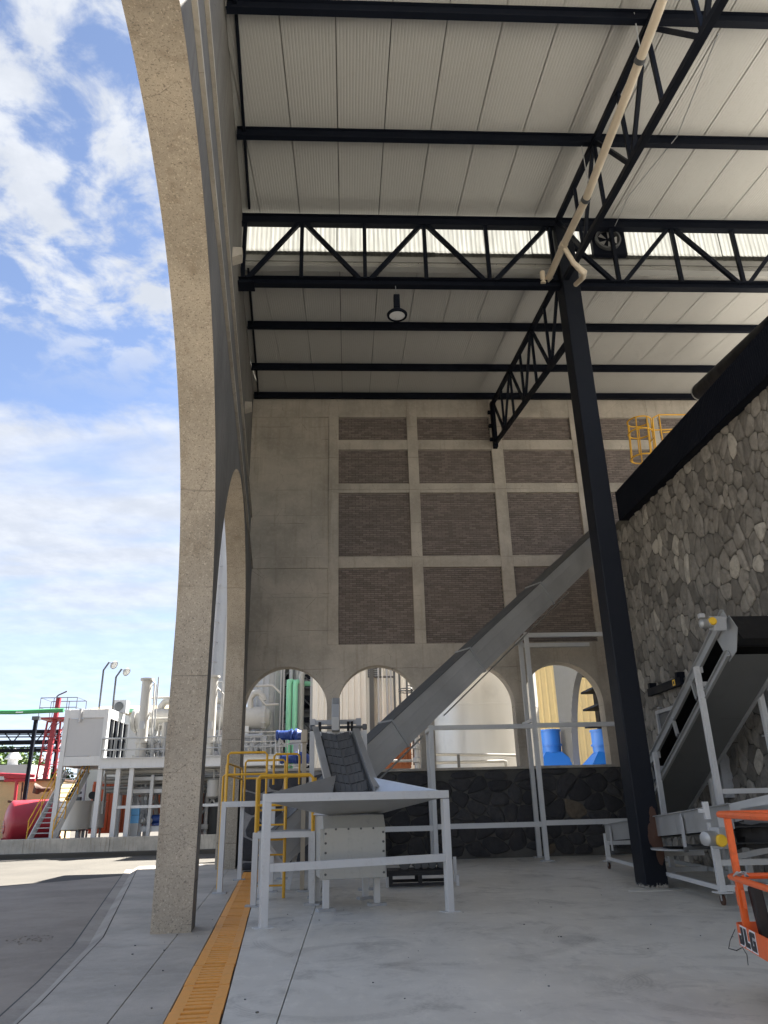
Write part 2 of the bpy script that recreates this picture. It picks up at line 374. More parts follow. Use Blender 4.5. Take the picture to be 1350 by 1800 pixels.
def translmat():
    k = NT('translucent_sheet'); n = k.noise(6, 4, .6, (3, 1, .15)); col = k.mix(k.ramp(n, .3, .7), (.17, .17, .155), (.25, .25, .23))
    tr = k.n('ShaderNodeBsdfTranslucent'); k.ln(col, tr.inputs[0]); mxs = k.n('ShaderNodeMixShader'); mxs.inputs[0].default_value = .8
    k.fin(col, .4); k.ln(k.b.outputs[0], mxs.inputs[1]); k.ln(tr.outputs[0], mxs.inputs[2]); k.ln(mxs.outputs[0], k.t.nodes['Material Output'].inputs[0]); return k.m
M['trans'] = translmat()
# ================================================================== ground, floor, yard
MB().bb((-900, -900, -.6), (900, 900, -.22)).build('ground', M['yard'], kind='structure')
SK = -.0895                                            # the arcade runs at a small angle to the back wall
def sx(x0, y0, y): return x0 + SK*(y-y0)
fl = thing('concrete_floor', None, None, (0, 0, 0), kind='structure')
del_keys = [k for k in ('label', 'category') if k in fl.keys()]
def slab(pts, top=0., t=.05, m='floor', name='floor_slab', par=None):
    b = MB(); b.prism([(x, y, top-t) for x, y in pts], (0, 0, t)); return b.build(name, M[m], par or fl)
gl = lambda y: sx(-1.50, 7.13, y); gr = lambda y: sx(-1.045, 7.1, y)        # drain edges
jn = lambda y: sx(-1.975, 7.233, y)
gt = lambda y: (-2.735+(y-7.34)*-.12 if y < 8.13 else -2.83-(y-8.13)*.153 if y < 11.86 else -3.402-(y-11.86)*.226)   # slab edge at the gutter
base = MB(); base.prism([(gt(y)+.03, y, -.16) for y in (-30, 7.3, 8.13, 11.86, 26.2)]+[(40, 27.4, -.16), (40, -30, -.16)], (0, 0, .125)); base.build('subfloor', M['slabedge'], fl)
g = .006
ys = [-30, -12, 3.6, 11.05, 19.0, 26.2]
for a, b in zip(ys[:-1], ys[1:]):
    slab([(jn(a)+g, a+g), (gl(a)-.012, a+g), (gl(b)-.012, b-g), (jn(b)+g, b-g)], m='walk')
    pts = [(jn(a)-g, a+g), (jn(b)-g, b-g), (gt(b)+g, b-g)]
    for yk in (11.86, 8.13, 7.34):
        if a < yk < b: pts.append((gt(yk)+g, yk))
    pts.append((gt(a)+g, a+g)); slab(pts[::-1], m='walk')
for a, b in ((-30, -12), (-12, 3.6), (3.6, 14.4), (14.4, 27.3)):
    slab([(gr(a)+.012, a+g), (-.585-g, a+g), (-.585-g, b-g), (gr(b)+.012, b-g)])
for a, b, x0, x1 in ((-30, -8, -.585, 9.5), (-8, 27.3, -.585, 9.5), (-30, 27.3, 9.5, 40)):
    slab([(x0+g, a+g), (x1-g, a+g), (x1-g, b-g), (x0+g, b-g)])
gu = lambda y: (-3.137+(y-7.96)*-.15 if y < 11 else -3.595-(y-11.0)*.226)    # road side of the gutter
b = MB()
ysg = [-30, 3, 7.3, 8.13, 9.5, 11.86, 15, 20.6, 26.2]
for a, c in zip(ysg[:-1], ysg[1:]):
    ma = (gt(a)+gu(a))/2; mc = (gt(c)+gu(c))/2
    b.quad((gt(a)-.012, a, -.006), (gt(c)-.012, c, -.006), (mc, c, -.10), (ma, a, -.10)); b.quad((ma, a, -.10), (mc, c, -.10), (gu(c)-.0, c, -.088), (gu(a)-.0, a, -.088))
b.build('gutter', M['gutter'], kind='structure')
b = MB()
pts = [(gu(y), y) for y in ysg[:-1]+[24.0]]
b.prism([(-60, -40, -.19), (3.4, -40, -.19)] + [(x, y, -.19) for x, y in pts] + [(-14.0, 15.9, -.19), (-60, 15.9, -.19)], (0, 0, .09))  # far edge follows the building's shadow, hiding the change of tone
b.build('road', M['road'], kind='structure')
MB().prism([(-60, 10, -.165), (-7.5, 10, -.165), (-5.4, 20.6, -.165), (-6.2, 26.25, -.165), (-3.0, 26.3, -.165), (40, 27.5, -.165), (60, 37, -.165), (-60, 35.4, -.165)], (0, 0, .060)).build('yard', M['yard'], kind='structure')
b = MB()
for (xa_, ya_), (xb_, yb_) in zip(pts[:-1], pts[1:]): b.prism([(xa_-.03, ya_, -.1005), (xa_+.0, ya_, -.1005), (xb_+.0, yb_, -.1005), (xb_-.03, yb_, -.1005)], (0, 0, .004))
b.build('road_joint', M['slabedge'], kind='structure')
# a patch of grit on the road
b = MB(); r = random.Random(2); c0 = F(52, 1652, -.10)
for i in range(70):
    a = r.random()*6.28; q = r.random()**.5
    p = Vector((c0.x+math.cos(a)*.32*q, c0.y+math.sin(a)*.42*q, -.098)); s = r.uniform(.006, .02)
    b.box(p, (s*1.5, s, s*.9), Matrix.Rotation(a, 3, 'Z'))
tag(b.build('grit', M['road'], kind='stuff'), 'small patch of dark grit lying on the shaded road', 'grit')

# ================================================================== arcade and back wall
def arch_wall(mb, org, d, n, th, u0, u1, z0, z1, holes, step=.25, steps=18):
    """a wall along d from u0 to u1 with arched holes (centre, half width, spring z, rise, sill z)"""
    org = Vector(org); d = Vector(d).normalized(); n = Vector(n).normalized()
    us = {u0, u1}
    for c, h, sp, ri, sill in holes:
        for i in range(steps*2+1): us.add(round(c-h*math.cos(math.pi*i/(steps*2)), 5))
    us = sorted(u for u in us if u0-1e-6 <= u <= u1+1e-6)
    P = lambda u, z, k: org+d*u+n*(-th*k)+Vector((0, 0, z))
    def hz(u, H): c, h, sp, ri, sill = H; return sp+ri*math.sqrt(max(0, 1-((u-c)/h)**2))
    for a, b in zip(us[:-1], us[1:]):
        m = (a+b)/2; H = next((H for H in holes if abs(m-H[0]) < H[1]), None)
        if H is None:
            for k in (0, 1): mb.quad(P(a, z0, k), P(b, z0, k), P(b, z1, k), P(a, z1, k))
        else:
            za, zb = hz(a, H), hz(b, H)
            for k in (0, 1): mb.quad(P(a, za, k), P(b, zb, k), P(b, z1, k), P(a, z1, k))
            mb.add([P(a, za, 0), P(b, zb, 0), P(b, zb, 1), P(a, za, 1)], [(0, 1, 2, 3)], True)
            if H[4] > z0:
                for k in (0, 1): mb.quad(P(a, z0, k), P(b, z0, k), P(b, H[4], k), P(a, H[4], k))
                mb.quad(P(a, H[4], 0), P(b, H[4], 0), P(b, H[4], 1), P(a, H[4], 1))
        mb.quad(P(a, z1, 0), P(b, z1, 0), P(b, z1, 1), P(a, z1, 1))
    for H in holes:
        for s in (-1, 1):
            u = H[0]+s*H[1]; lo = max(z0, H[4])
            if u0 <= u <= u1: mb.quad(P(u, lo, 0), P(u, lo, 1), P(u, H[2], 1), P(u, H[2], 0))
    for u in (u0, u1): mb.quad(P(u, z0, 0), P(u, z0, 1), P(u, z1, 1), P(u, z1, 0))
AD = Vector((SK, 1, 0)); AN = Vector((.99602, .08913, 0))
ar = thing('arcade_wall', 'tall weathered concrete arcade wall with great open arches along the left side', 'wall')
AO = Vector((-2.17-SK*11.3, 0, 0))
b = MB(); arch_wall(b, AO, AD, AN, .56, -.3, 26.2, 0, 9.75, [(6.2, 5.85, 4.2, 4.8, 0), (18.3, 5.68, 4.2, 5.3, 0)], steps=22)
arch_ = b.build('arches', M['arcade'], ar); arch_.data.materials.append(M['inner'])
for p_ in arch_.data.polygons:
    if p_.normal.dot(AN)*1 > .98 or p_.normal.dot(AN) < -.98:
        if (Vector(p_.center)-AO).dot(AN) > -.1: p_.material_index = 1  # inner face gets the concrete with shade in its colour
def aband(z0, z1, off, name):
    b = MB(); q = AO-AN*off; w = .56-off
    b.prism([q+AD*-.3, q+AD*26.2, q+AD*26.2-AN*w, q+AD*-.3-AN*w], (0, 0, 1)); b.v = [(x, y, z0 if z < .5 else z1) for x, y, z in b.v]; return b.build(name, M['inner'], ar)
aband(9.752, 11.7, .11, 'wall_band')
for z_, o_ in ((9.66, .0), (11.62, -.11)):
    q = AO+AN*o_; MB().prism([q+AD*-.3+Vector((0, 0, z_)), q+AD*25.7+Vector((0, 0, z_)), q+AD*25.7+AN*.06+Vector((0, 0, z_)), q+AD*-.3+AN*.06+Vector((0, 0, z_))], (0, 0, .09)).build('string_course', M['wallc'], ar)
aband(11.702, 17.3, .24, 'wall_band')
for y in (13.9, 21.0):        # short brackets under the eave
    b = MB(); q = AO+AD*y-AN*.24+Vector((0, 0, 0)); b.prism([q+Vector((0, 0, 13.5)), q+AN*.22+Vector((0, 0, 13.6)), q+AN*.22+Vector((0, 0, 13.8)), q+Vector((0, 0, 13.8))], AD*.3); b.build('eave_bracket', M['wallc'], ar)

BY = 25.8
bw = thing('back_wall', 'high concrete and brick end wall with four low arches', 'wall')
zz_ = lambda v: AY(660, v, BY).z
Z = [zz_(v) for v in (1132.6, 997.6, 977.6, 866, 849.6, 790, 773, 733, 700)]
xx_ = lambda u: AY(u, 1050, BY).x
b = MB(); hol = []
for uc in (502, 665.5, 834, 991): hol.append((AY(uc, 1238, BY).x, 1.40, 4.72, 1.42, 2.70))
MB().bb((-4.2, BY+.552, 7.0), (14, BY+2.8, 7.14)).build('unseen_sun_hood', M['wallc'], bw)  # unseen canopy added to keep sun from coming through the arches
pv = [AY(u, 1050, BY).x for u in (574.5, 594.5)]
arch_wall(b, (0, BY, 0), (1, 0, 0), (0, -1, 0), .55, -4.2, 22.0, 0, Z[0], hol)
b.build('arched_base', M['wallc'], bw)
PX = [(AY(u0, v, BY).x, AY(u1, v, BY).x) for u0, u1, v in ((577, 595, 930), (722, 741, 930), (876, 897, 930), (1026, 1046, 930), (1137, 1153, 725))]
for k in range(3): PX.append((PX[-1][0]+3.0, PX[-1][0]+3.36))
fr = MB()
for i, (a, c) in enumerate(PX): fr.bb((a, BY, Z[0]+.002), (c, BY+.4, 17.4))
hb = [(Z[1], Z[2], 0), (Z[3], Z[4], 1), (Z[5], Z[6], 1), (Z[7], 17.4, 0)]
for lo, hi, bays in hb:
    xs = ([(-4.2, PX[0][0])] if not bays else []) + [(PX[i][1], PX[i+1][0]) for i in range(len(PX)-1)] + [(PX[-1][1], 24)]
    for a, c in xs: fr.bb((a+.001, BY+.006, lo), (c-.001, BY+.4, hi))
fr.build('concrete_grid', M['wallc'], bw, bevel=.012)
pn = MB()
for lo, hi in ((Z[0]+.002, 8.6), (8.606, Z[1]-.002), (Z[2]+.002, 11.75), (11.756, 15.0), (15.006, Z[7]-.002)): pn.build('concrete_panel', M['wallc'], bw) if False else MB().bb((-4.2, BY+.05, lo), (PX[0][0]-.002, BY+.38, hi)).build('concrete_panel', M['wallc'], bw)
# brick infill, course by course
BL, BH, BJ = .243, .058, .017
bm_ = MB().box((0, 0, 0), (BL, .06, BH)); bo = bm_.build('brick', M['brick'], bw); bme = bo.data
bays = [(PX[i][1], PX[i+1][0]) for i in range(len(PX)-1)]+[(PX[-1][1], 23.5)]
rows = [(Z[0], Z[1]), (Z[2], Z[3]), (Z[4], Z[5]), (Z[6], Z[7])]
mo = MB(); first = True; cnt = 0; rb = random.Random(5)
order = [(r, c) for r in range(4) for c in range(len(bays))]
for r, c in order:
    (lo, hi), (xa, xb) = rows[r], bays[c]
    mo.bb((xa+.001, BY+.135, lo+.001), (xb-.001, BY+.30, hi-.001))
    st = MB(); nc = int((hi-lo)/(BH+BJ)); pitch = (hi-lo)/nc
    for k in range(nc):
        z = lo+pitch*(k+.5); x = xa-(.129 if k % 2 else 0)
        while x < xb-.03:
            l, h_ = max(x, xa+.004), min(x+BL, xb-.004)
            if h_-l > .04:
                p = (( l+h_)/2, BY+.125+rb.uniform(-.004, .004), z)
                if r == 0 and c in (0, 1) and cnt < 300 and h_-l > BL-.001 and (c == 0 or k < 9):
                    if cnt == 0: bo.location = p
                    else: part('brick', bme, bw, p)
                    cnt += 1
                else: st.box(p, (h_-l, .06, BH))
            x += BL+BJ
    st.build('brick_course', M['brick'], bw, kind='stuff')
mo.build('mortar_bed', M['mortar'], bw)

# ------------------------------------------------------------------ field stone walls
def clip(poly, a, b):         # keep the side of poly nearer a than b
    mx_, my = (a[0]+b[0])/2, (a[1]+b[1])/2; dx, dy = b[0]-a[0], b[1]-a[1]; o = []
    for i in range(len(poly)):
        p, q = poly[i], poly[(i+1) % len(poly)]
        sp_ = (p[0]-mx_)*dx+(p[1]-my)*dy; sq = (q[0]-mx_)*dx+(q[1]-my)*dy
        if sp_ <= 0: o.append(p)
        if sp_*sq < 0: t = sp_/(sp_-sq); o.append((p[0]+(q[0]-p[0])*t, p[1]+(q[1]-p[1])*t))
    return o
def cells(Wd, Ht, cw, ch, rng, jit=.42):
    nx, nz = max(1, round(Wd/cw)), max(1, round(Ht/ch)); cw, ch = Wd/nx, Ht/nz; S_ = {}
    for i in range(-1, nx+1):
        for j in range(-1, nz+1):
            if rng.random() < .16 and 0 <= i < nx and 0 <= j < nz: continue
            S_[i, j] = ((i+.5+rng.uniform(-jit, jit))*cw, (j+.5+(.25 if i % 2 else -.25)+rng.uniform(-jit, jit))*ch)
    res = []
    for (i, j), s in S_.items():
        if not (0 <= i < nx and 0 <= j < nz): continue
        k = cw/ch; poly = [(0, 0), (Wd, 0), (Wd, Ht), (0, Ht)]; poly = [(x, y*k) for x, y in poly]; a = (s[0], s[1]*k)
        for di in (-2, -1, 0, 1, 2):
            for dj in (-2, -1, 0, 1, 2):
                q = S_.get((i+di, j+dj))
                if q and (di or dj): poly = clip(poly, a, (q[0], q[1]*k))
                if len(poly) < 3: break
        if len(poly) >= 3: res.append(([(x, y/k) for x, y in poly], s))
    return res
def stone_mb(mb, poly, P, gap, dep, rng):
    n = len(poly); cx_ = sum(p[0] for p in poly)/n; cy_ = sum(p[1] for p in poly)/n
    rad = sum(math.hypot(p[0]-cx_, p[1]-cy_) for p in poly)/n
    if rad < .04: return False
    s = max(.45, 1-gap/rad); q = [(cx_+(x-cx_)*s, cy_+(y-cy_)*s) for x, y in poly]
    o = []
    for i in range(n):                         # cut the corners so each stone is rounded
        a, b = q[i], q[(i+1) % n]; t = rng.uniform(.16, .34)
        for tt in (t, 1-t): o.append((a[0]+(b[0]-a[0])*tt, a[1]+(b[1]-a[1])*tt))
    m = len(o); tx, ty = rng.uniform(-.35, .35), rng.uniform(-.35, .35); dep *= rng.uniform(.6, 1.35)
    lay = [(1.0, -.02), (1.0, .30), (.88, .74), (.5, 1.0)]; vs = []; fs = []
    for sc, h in lay:
        for x, y in o:
            jx = rng.uniform(-.025, .025)*rad if sc < 1 else 0
            xx, yy = cx_+(x-cx_)*sc+jx, cy_+(y-cy_)*sc+jx
            hh = dep*(h*(1+tx*(x-cx_)/rad*.5+ty*(y-cy_)/rad*.5)+(rng.uniform(-.12, .12) if sc < 1 else 0)); vs.append(P(xx, yy, hh))
    for k in range(len(lay)-1):
        for i in range(m): fs.append((k*m+i, k*m+(i+1) % m, (k+1)*m+(i+1) % m, (k+1)*m+i))
    fs.append(tuple((len(lay)-1)*m+i for i in range(m)))
    mb.add(vs, fs); return True
def stones(par, org, d, n, Wd, Ht, cw, ch, gap, dep, mat, seed, near=None, maxn=300, skip=None):
    rng = random.Random(seed); org = Vector(org); d = Vector(d); n = Vector(n); P = lambda x, y, h: org+d*x+Vector((0, 0, y))+n*h
    cs = cells(Wd, Ht, cw, ch, rng)
    if near is not None: cs.sort(key=lambda c: (P(c[1][0], c[1][1], 0)-near).length)
    rest = MB(); k = 0
    for poly, s in cs:
        if skip and skip(*s): continue
        if k < maxn:
            b = MB()
            if stone_mb(b, poly, P, gap, dep, rng): b.build('stone', M[mat], par); k += 1
        else: stone_mb(rest, poly, P, gap, dep, rng)
    if rest.v: rest.build('far_stones', M[mat], par, kind='stuff')
# right hand stone block
SX = 8.62; SY1 = 22.2; SY0 = 2.0
sb = thing('fieldstone_wall', 'tall wall of rounded grey fieldstones under the black fascia on the right', 'wall')
MB().bb((SX+.04, SY0, 0), (24, SY1, 9.9)).build('wall_core', M['mortar'], sb)
MB().bb((SX+.3, SY0, 9.902), (24, SY1, 10.0)).build('bounce_slab', M['slab'], sb); MB().bb((11.2, SY1+.002, 0), (24, 25.7, 10.6)).build('unseen_sun_block', M['wallc'], sb)  # both unseen: slab added to bounce sun, box behind added to block it
MB().bb((SX-.05, SY1-.002, 0), (SX+.5, SY1+.11, 9.7)).build('corner_post', M['wallc'], sb)
stones(sb, (SX+.04, 9.0, 0), (0, 1, 0), (-1, 0, 0), SY1-9.02, 9.66, .30, .40, .012, .05, 'stone', 11, Vector((8.6, 14.2, 5.2)))
# low dark walls under the arches
pl = thing('basalt_wall', 'low dark basalt wall under the arches of the end wall', 'wall')
MB().bb((-.3, 25.33, 0), (9.4, BY-.003, 2.62)).build('wall_core', M['mortar'], pl)
MB().bb((-.3, 25.24, 2.622), (9.4, BY-.003, 2.70)).build('coping', M['wallc'], pl)
stones(pl, (-.3, 25.33, .04), (1, 0, 0), (0, -1, 0), 9.6, 2.56, .52, .46, .012, .06, 'stoned', 21)
p2 = thing('basalt_planter_wall', 'low basalt wall with pale mortar beside the orange drain', 'wall')
MB().bb((-3.08, 22.9, 0), (-.1, 25.2, 2.60)).build('wall_core', M['mortarl'], p2)
MB().bb((-3.12, 22.82, 2.602), (-.06, 25.2, 2.67)).build('coping', M['wallc'], p2)
stones(p2, (-3.08, 22.9, .02), (1, 0, 0), (0, -1, 0), 2.98, 2.56, .56, .50, .034, .05, 'stoned', 5)

# ================================================================== roof
rs, RZ = .168, 16.75
zr = lambda y: RZ+rs*(y-15.9)                 # near slope
zf = lambda y: 15.36+.166*(y-16.3)            # far slope
rf = thing('shed_roof', 'pale ribbed sheet roof on black purlins over the loading bay', 'roof')
def panelmesh(y0, y1, zfun, name):
    b = MB(); w = 1.083-.02; prof = []
    nr = 16
    for i in range(nr):
        x = w*i/nr; q = w/nr
        prof += [(x, 0), (x+q*.55, 0), (x+q*.66, .0028), (x+q*.88, .0028)]
    prof.append((w, 0)); m = len(prof)
    vs = [(x, y, zfun(y)+h) for y in (y0, y1) for x, h in prof]+[(x, y, zfun(y)+.08) for y in (y0, y1) for x in (0, w)]
    fs = [(i, i+1, m+i+1, m+i) for i in range(m-1)]+[(2*m, 2*m+1, 2*m+3, 2*m+2)]
    b.add(vs, fs); return b.build(name, M['roofp'], rf)
near = panelmesh(8.5, 16.25, zr, 'roof_panel'); far_ = panelmesh(16.3, 26.4, zf, 'roof_panel')
K0 = -3
for ya_, yb_, f_ in ((8.5, 16.25, zr), (16.3, 26.4, zf)): MB().prism([(-3.38, ya_, f_(ya_)+.085), (14.6, ya_, f_(ya_)+.085), (14.6, yb_, f_(yb_)+.085), (-3.38, yb_, f_(yb_)+.085)], (0, 0, .03)).build('roof_skin', M['seam'], rf)
near.location.x = -.17+1.083*K0; far_.location.x = -.17+1.083*K0
for k in range(K0+1, 14):
    for o in (near, far_): part('roof_panel', o.data, rf, (-.17+1.083*k, 0, 0))
part('roof_panel', far_.data, rf, (-.17+1.083*-4, 0, 0))
xl = lambda y: AO.x+SK*y-.2
for y in (9.42, 12.72):
    MB().ibeam((xl(y), y, zr(y)-.15), (14.4, y, zr(y)-.15), .14, .27).build('purlin', M['navy'], rf)
for y in (16.95, 19.65, 22.85, 25.62):
    MB().ibeam((xl(y), y, zf(y)-.14), (14.4, y, zf(y)-.14), .13, .24).build('purlin', M['navy'], rf)
for f_, a, c in ((zr, 8.5, 15.6), (zf, 16.4, 25.7)):
    MB().beam((xl(a)+.16, a, f_(a)-.06), (xl(c)+.16, c, f_(c)-.06), .06, .11).build('eave_angle', M['navy'], rf)
# clerestory: translucent sheets over a grey upstand
for k in range(0, 7):
    b = MB(); w = 2.76; x0 = -3.0+2.74*k; prof = []
    for i in range(22): prof += [(x0+w*i/22, 0), (x0+w*(i+.5)/22, .012)]
    prof.append((x0+w, 0))
    vs = [(x, 16.42+h+(.016 if k % 2 else 0), z) for z in (15.78, 17.0) for x, h in prof]; m = len(prof)
    b.add(vs, [(i, i+1, m+i+1, m+i) for i in range(m-1)]); b.build('translucent_sheet', M['trans'], rf)
b = MB(); b.bb((-3.1, 16.46, 15.55), (14.4, 16.52, 15.976)); b.prism([(-3.1, 16.36, 15.55), (-3.1, 16.52, 15.545), (-3.1, 16.52, 15.30), (-3.1, 16.30, 15.30)], (17.5, 0, 0)); b.build('upstand_flashing', M['flash'], rf)
MB().bb((-3.1, 16.3, 16.985), (14.4, 16.5, 17.06)).build('ridge_flashing', M['flash'], rf)
# cross truss
def truss(name, label, A, Bv, nodes_top, nodes_bot, web, cw=.2, grp=None):
    t = thing(name, label, 'truss', grp and None or A, grp); return t
ct = thing('cross_truss', 'black steel truss crossing the bay below the translucent strip', 'roof truss', group=None)
TY = 15.9; zt, zb = 16.50, 14.42
MB().ibeam((-2.95, TY, zt), (14.4, TY, zt), .2, .30).build('top_chord', M['navy'], ct)
MB().ibeam((-2.95, TY, zb), (14.4, TY, zb), .2, .20).build('bottom_chord', M['navy'], ct)
nx = [-2.72, -1.19, .50, 2.13, 3.83, 5.62]; nx += [5.62+1.72*i for i in range(1, 6)]
for i, x in enumerate(nx): MB().beam((x, TY, zb+.10), (x, TY, zt-.15), .10, .10).build('vertical', M['navy'], ct)
for i in range(len(nx)-1):
    a, c = nx[i], nx[i+1]
    up = (i % 2 == 0) if i < 5 else (i % 2 == 0)
    p, q = ((a+.12, TY, zb+.1), (c-.12, TY, zt-.15)) if up else ((a+.12, TY, zt-.15), (c-.12, TY, zb+.1))
    MB().beam(p, q, .10, .11).build('diagonal', M['navy'], ct)
MB().bb((-3.0, TY-.2, zb-.14), (-2.4, TY+.2, zb-.105)).build('bearing_plate', M['navy'], ct)
def ytruss(name, label, X, ya, yb, zu, zl, npan, end=False):
    t = thing(name, label, 'roof truss'); P_ = lambda y, f_: Vector((X, y, f_(y)))
    MB().beam(P_(ya, zu), P_(yb, zu), .13, .13).build('top_chord', M['navy'], t); MB().beam(P_(ya, zl), P_(yb, zl), .13, .13).build('bottom_chord', M['navy'], t)
    h = (yb-ya)/npan
    for i in range(npan+1):
        y = ya+h*i; MB().beam(P_(y, zl), P_(y, zu), .075, .075).build('vertical', M['navy'], t)
        if i < npan:
            a, c = (zl, zu) if i % 2 else (zu, zl)
            MB().beam(P_(y+.06, a), P_(y+h-.06, c), .075, .09).build('diagonal', M['navy'], t)
    return t
ytruss('long_truss', 'near sloping black lattice truss with the cream pipe clipped to it', 5.8, 6.5, 15.72, lambda y: 15.29+.165*(y-8.94), lambda y: 13.0+.176*(y-7.41), 6)
lt = ytruss('long_truss', 'far sloping black lattice truss ending on the brick end wall', 5.8, 16.2, 25.5, lambda y: 15.03+.160*(y-17), lambda y: 12.93+.198*(y-16.83), 6)
b = MB(); b.bb((5.72, 25.55, 14.5), (5.88, 25.79, 16.5)); b.build('end_plate', M['navy'], lt)
for z in (14.8, 15.4, 16.0): MB().bb((5.60, 25.62, z), (5.718, 25.74, z+.12)).build('bolt', M['navy'], lt)
# column
co = thing('steel_column', 'tall black steel box column with rust patch and chipped foot', 'column', (5.93, 15.95, 0))
MB().bb((5.70, 15.64, 0), (6.16, 16.2, 16.3)).build('shaft', M['navyc'], co, bevel=.025)
b = MB(); 
def blob(cx_, cz, rx, rz, seed):
    r_ = random.Random(seed); return [(cx_+rx*math.cos(a)*(1+r_.uniform(-.15, .15)), 15.6325-.0018*seed, cz+rz*math.sin(a)*(1+r_.uniform(-.08, .08))) for a in [2*math.pi*i/22 for i in range(22)]]
for bl in (blob(6.035, 1.22, .075, .26, 1), blob(5.99, .93, .115, .24, 2), blob(6.07, .72, .085, .30, 3)):
    b.prism(bl, (0, .006, 0))
b.build('rust_patch', M['rust'], co)
for x, y in ((5.9, 15.3),): MB().prism([(5.25, 15.35, .003), (5.5, 15.2, .003), (6.35, 15.2, .003), (6.35, 15.6, .003), (5.6, 15.6, .003)], (0, 0, .008)).build('grout_pad', M['floor'], co)
# rain pipe
rp = thing('rain_pipe', 'long cream plastic rain pipe running down to the black column', 'pipe')
pz = lambda u, v, X: AX(u, v, X)
pp = [AX(1172, -20, 5.50), AX(1125, 105, 5.50), AX(1030, 350, 5.45), AX(990, 432, 5.40), AX(962, 495, 5.40)]
MB().tube(pp, .088, 12).build('pipe_run', M['pvc'], rp)
for p, q in ((pp[1], pp[2]), (pp[2], pp[3])):
    d_ = (q-p).normalized(); MB().cyl(p-d_*.05, p+d_*.05, .102, n=14).build('pipe_clip', M['dark'], rp)
d_ = (pp[3]-pp[2]).normalized(); MB().cyl(pp[3]-d_*.1, pp[3]+d_*.1, .10, n=14).build('coupling', M['pvc'], rp)
e0 = pp[3]; MB().tube([e0, AX(1008, 462, 5.65), AX(1027, 480, 5.9), AX(1025, 488, 5.95), AX(1012, 500, 5.9)], .065, 10).build('branch_pipe', M['pvc'], rp)
MB().tube([AX(953, 478, 5.25), AX(955, 498, 5.25)], .07, 10).build('stub_pipe', M['pvc'], rp)
# high bay lamp
lc = AY(698, 553, 15.7)
lm = thing('high_bay_lamp', 'round black high bay lamp hanging from the cross truss', 'lamp', lc)
b = MB(); b.lathe(lc, (0, 0, 1), [(.20, -.045), (.255, -.045), (.265, 0), (.20, .07), (.1, .09), (.0, .09)], 28); rfl = b.build('reflector', M['navy'], lm)
b = MB(); b.lathe(lc, (0, 0, 1), [(.0, -.03), (.19, -.03), (.20, -.028)], 28); b.build('diffuser', M['lamp'], rfl)
b = MB(); b.box(lc+Vector((0, 0, .34)), (.16, .16, .5)); b.build('driver_housing', M['navy'], lm, bevel=.02)
b = MB(); b.tube([lc+Vector((0, 0, .58)), lc+Vector((.03, .05, .68)), lc+Vector((.0, .1, .78)), Vector((lc.x, 15.88, zb-.09))], .012, 6); b.build('hook', M['galv'], lm)
# roof ventilator behind the column
vc = AY(1068, 425, 16.2)
vt = thing('wall_fan', 'dark ventilation fan mounted behind the truss beside the column', 'fan', vc)
MB().box(vc, (.95, .16, 1.0)).build('fan_box', M['navy'], vt); b = MB(); b.lathe(vc+Vector((-.05, -.09, -.05)), (0, -1, 0), [(.30, 0), (.36, .02), (.36, .12), (.31, .13), (.30, 0)], 24); b.build('fan_ring', M['dark'], vt)
b = MB()
for k in range(5):
    a = 1.256*k; c_ = vc+Vector((-.05, -.13, -.05)); b.plate([c_+Vector((math.cos(a)*.05, 0, math.sin(a)*.05)), c_+Vector((math.cos(a-.35)*.28, .03, math.sin(a-.35)*.28)), c_+Vector((math.cos(a+.35)*.28, -.03, math.sin(a+.35)*.28))], .006)
b.build('fan_blade', M['inoxd'], vt)
# suspended wires
for i, (ps, lab) in enumerate((([AY(1262, 60, 8.9), AY(1190, 240, 12.4), AY(1105, 345, 14.9), AY(1017, 535, 19.0)], 'long thin wire slanting below the near lattice truss'),
                               ([AY(1113, 12, 9.4), AY(1122, 70, 9.5), AY(1134, 120, 9.7)], 'short thin wire hanging from the nearest purlin'),
                               ([AY(1018, 231, 12.7), AY(1030, 300, 12.9), AY(1040, 340, 13.1)], 'short thin wire hanging from the second purlin'))):
    b = MB(); b.tube(ps, .012, 6); tag(b.build('wire', M['galv']), lab, 'wire')
# black fascia along the top of the stone wall
fa = thing('fascia_cladding', 'black ribbed metal fascia along the top of the stone wall', 'cladding', (8.4, 12, 9.6))
ya, yb = 2.0, 20.9; b = MB(); nrib = 250; prof = []
for i in range(nrib):
    y = ya+(yb-ya)*i/nrib; q = (yb-ya)/nrib; prof += [(y, 0), (y+q*.5, 0), (y+q*.6, .016), (y+q*.9, .016)]
prof.append((yb, 0)); m = len(prof)
zlo = lambda y: 9.42+.022*(y-12); zhi = lambda y: 10.36+.018*(y-12)
b.add([(8.40-h, y, zlo(y)) for y, h in prof]+[(8.40-h, y, zhi(y)) for y, h in prof], [(i, i+1, m+i+1, m+i) for i in range(m-1)])
b.build('ribbed_sheet', M['navy'], fa)
b = MB(); b.prism([(8.41, ya, zlo(ya)), (8.41, ya, zhi(ya)), (9.2, ya, zhi(ya)), (9.2, ya, zlo(ya))], (0, yb-ya, 0)); b.v = [(x, y, z+(.4 if y > 10 else 0)) for x, y, z in b.v]; b.build('fascia_box', M['navy'], fa)
MB().bb((8.36, yb, 9.6), (9.25, yb+.02, 10.56)).build('end_cap', M['navy'], fa)
# dark duct lying on the block behind the fascia
du = thing('roof_duct', 'large dark rounded duct lying above the black fascia', 'duct')
d0, d1 = AY(1232, 688, 21.6), AY(1440, 505, 12.0)
MB().tube([d0, d1], .30, 20).build('duct_shell', M['navy'], du); MB().lathe(d0, (d1-d0), [(.28, -.02), (.315, -.02), (.315, .06), (.30, .06)], 24).build('duct_rim', M['galv'], du)
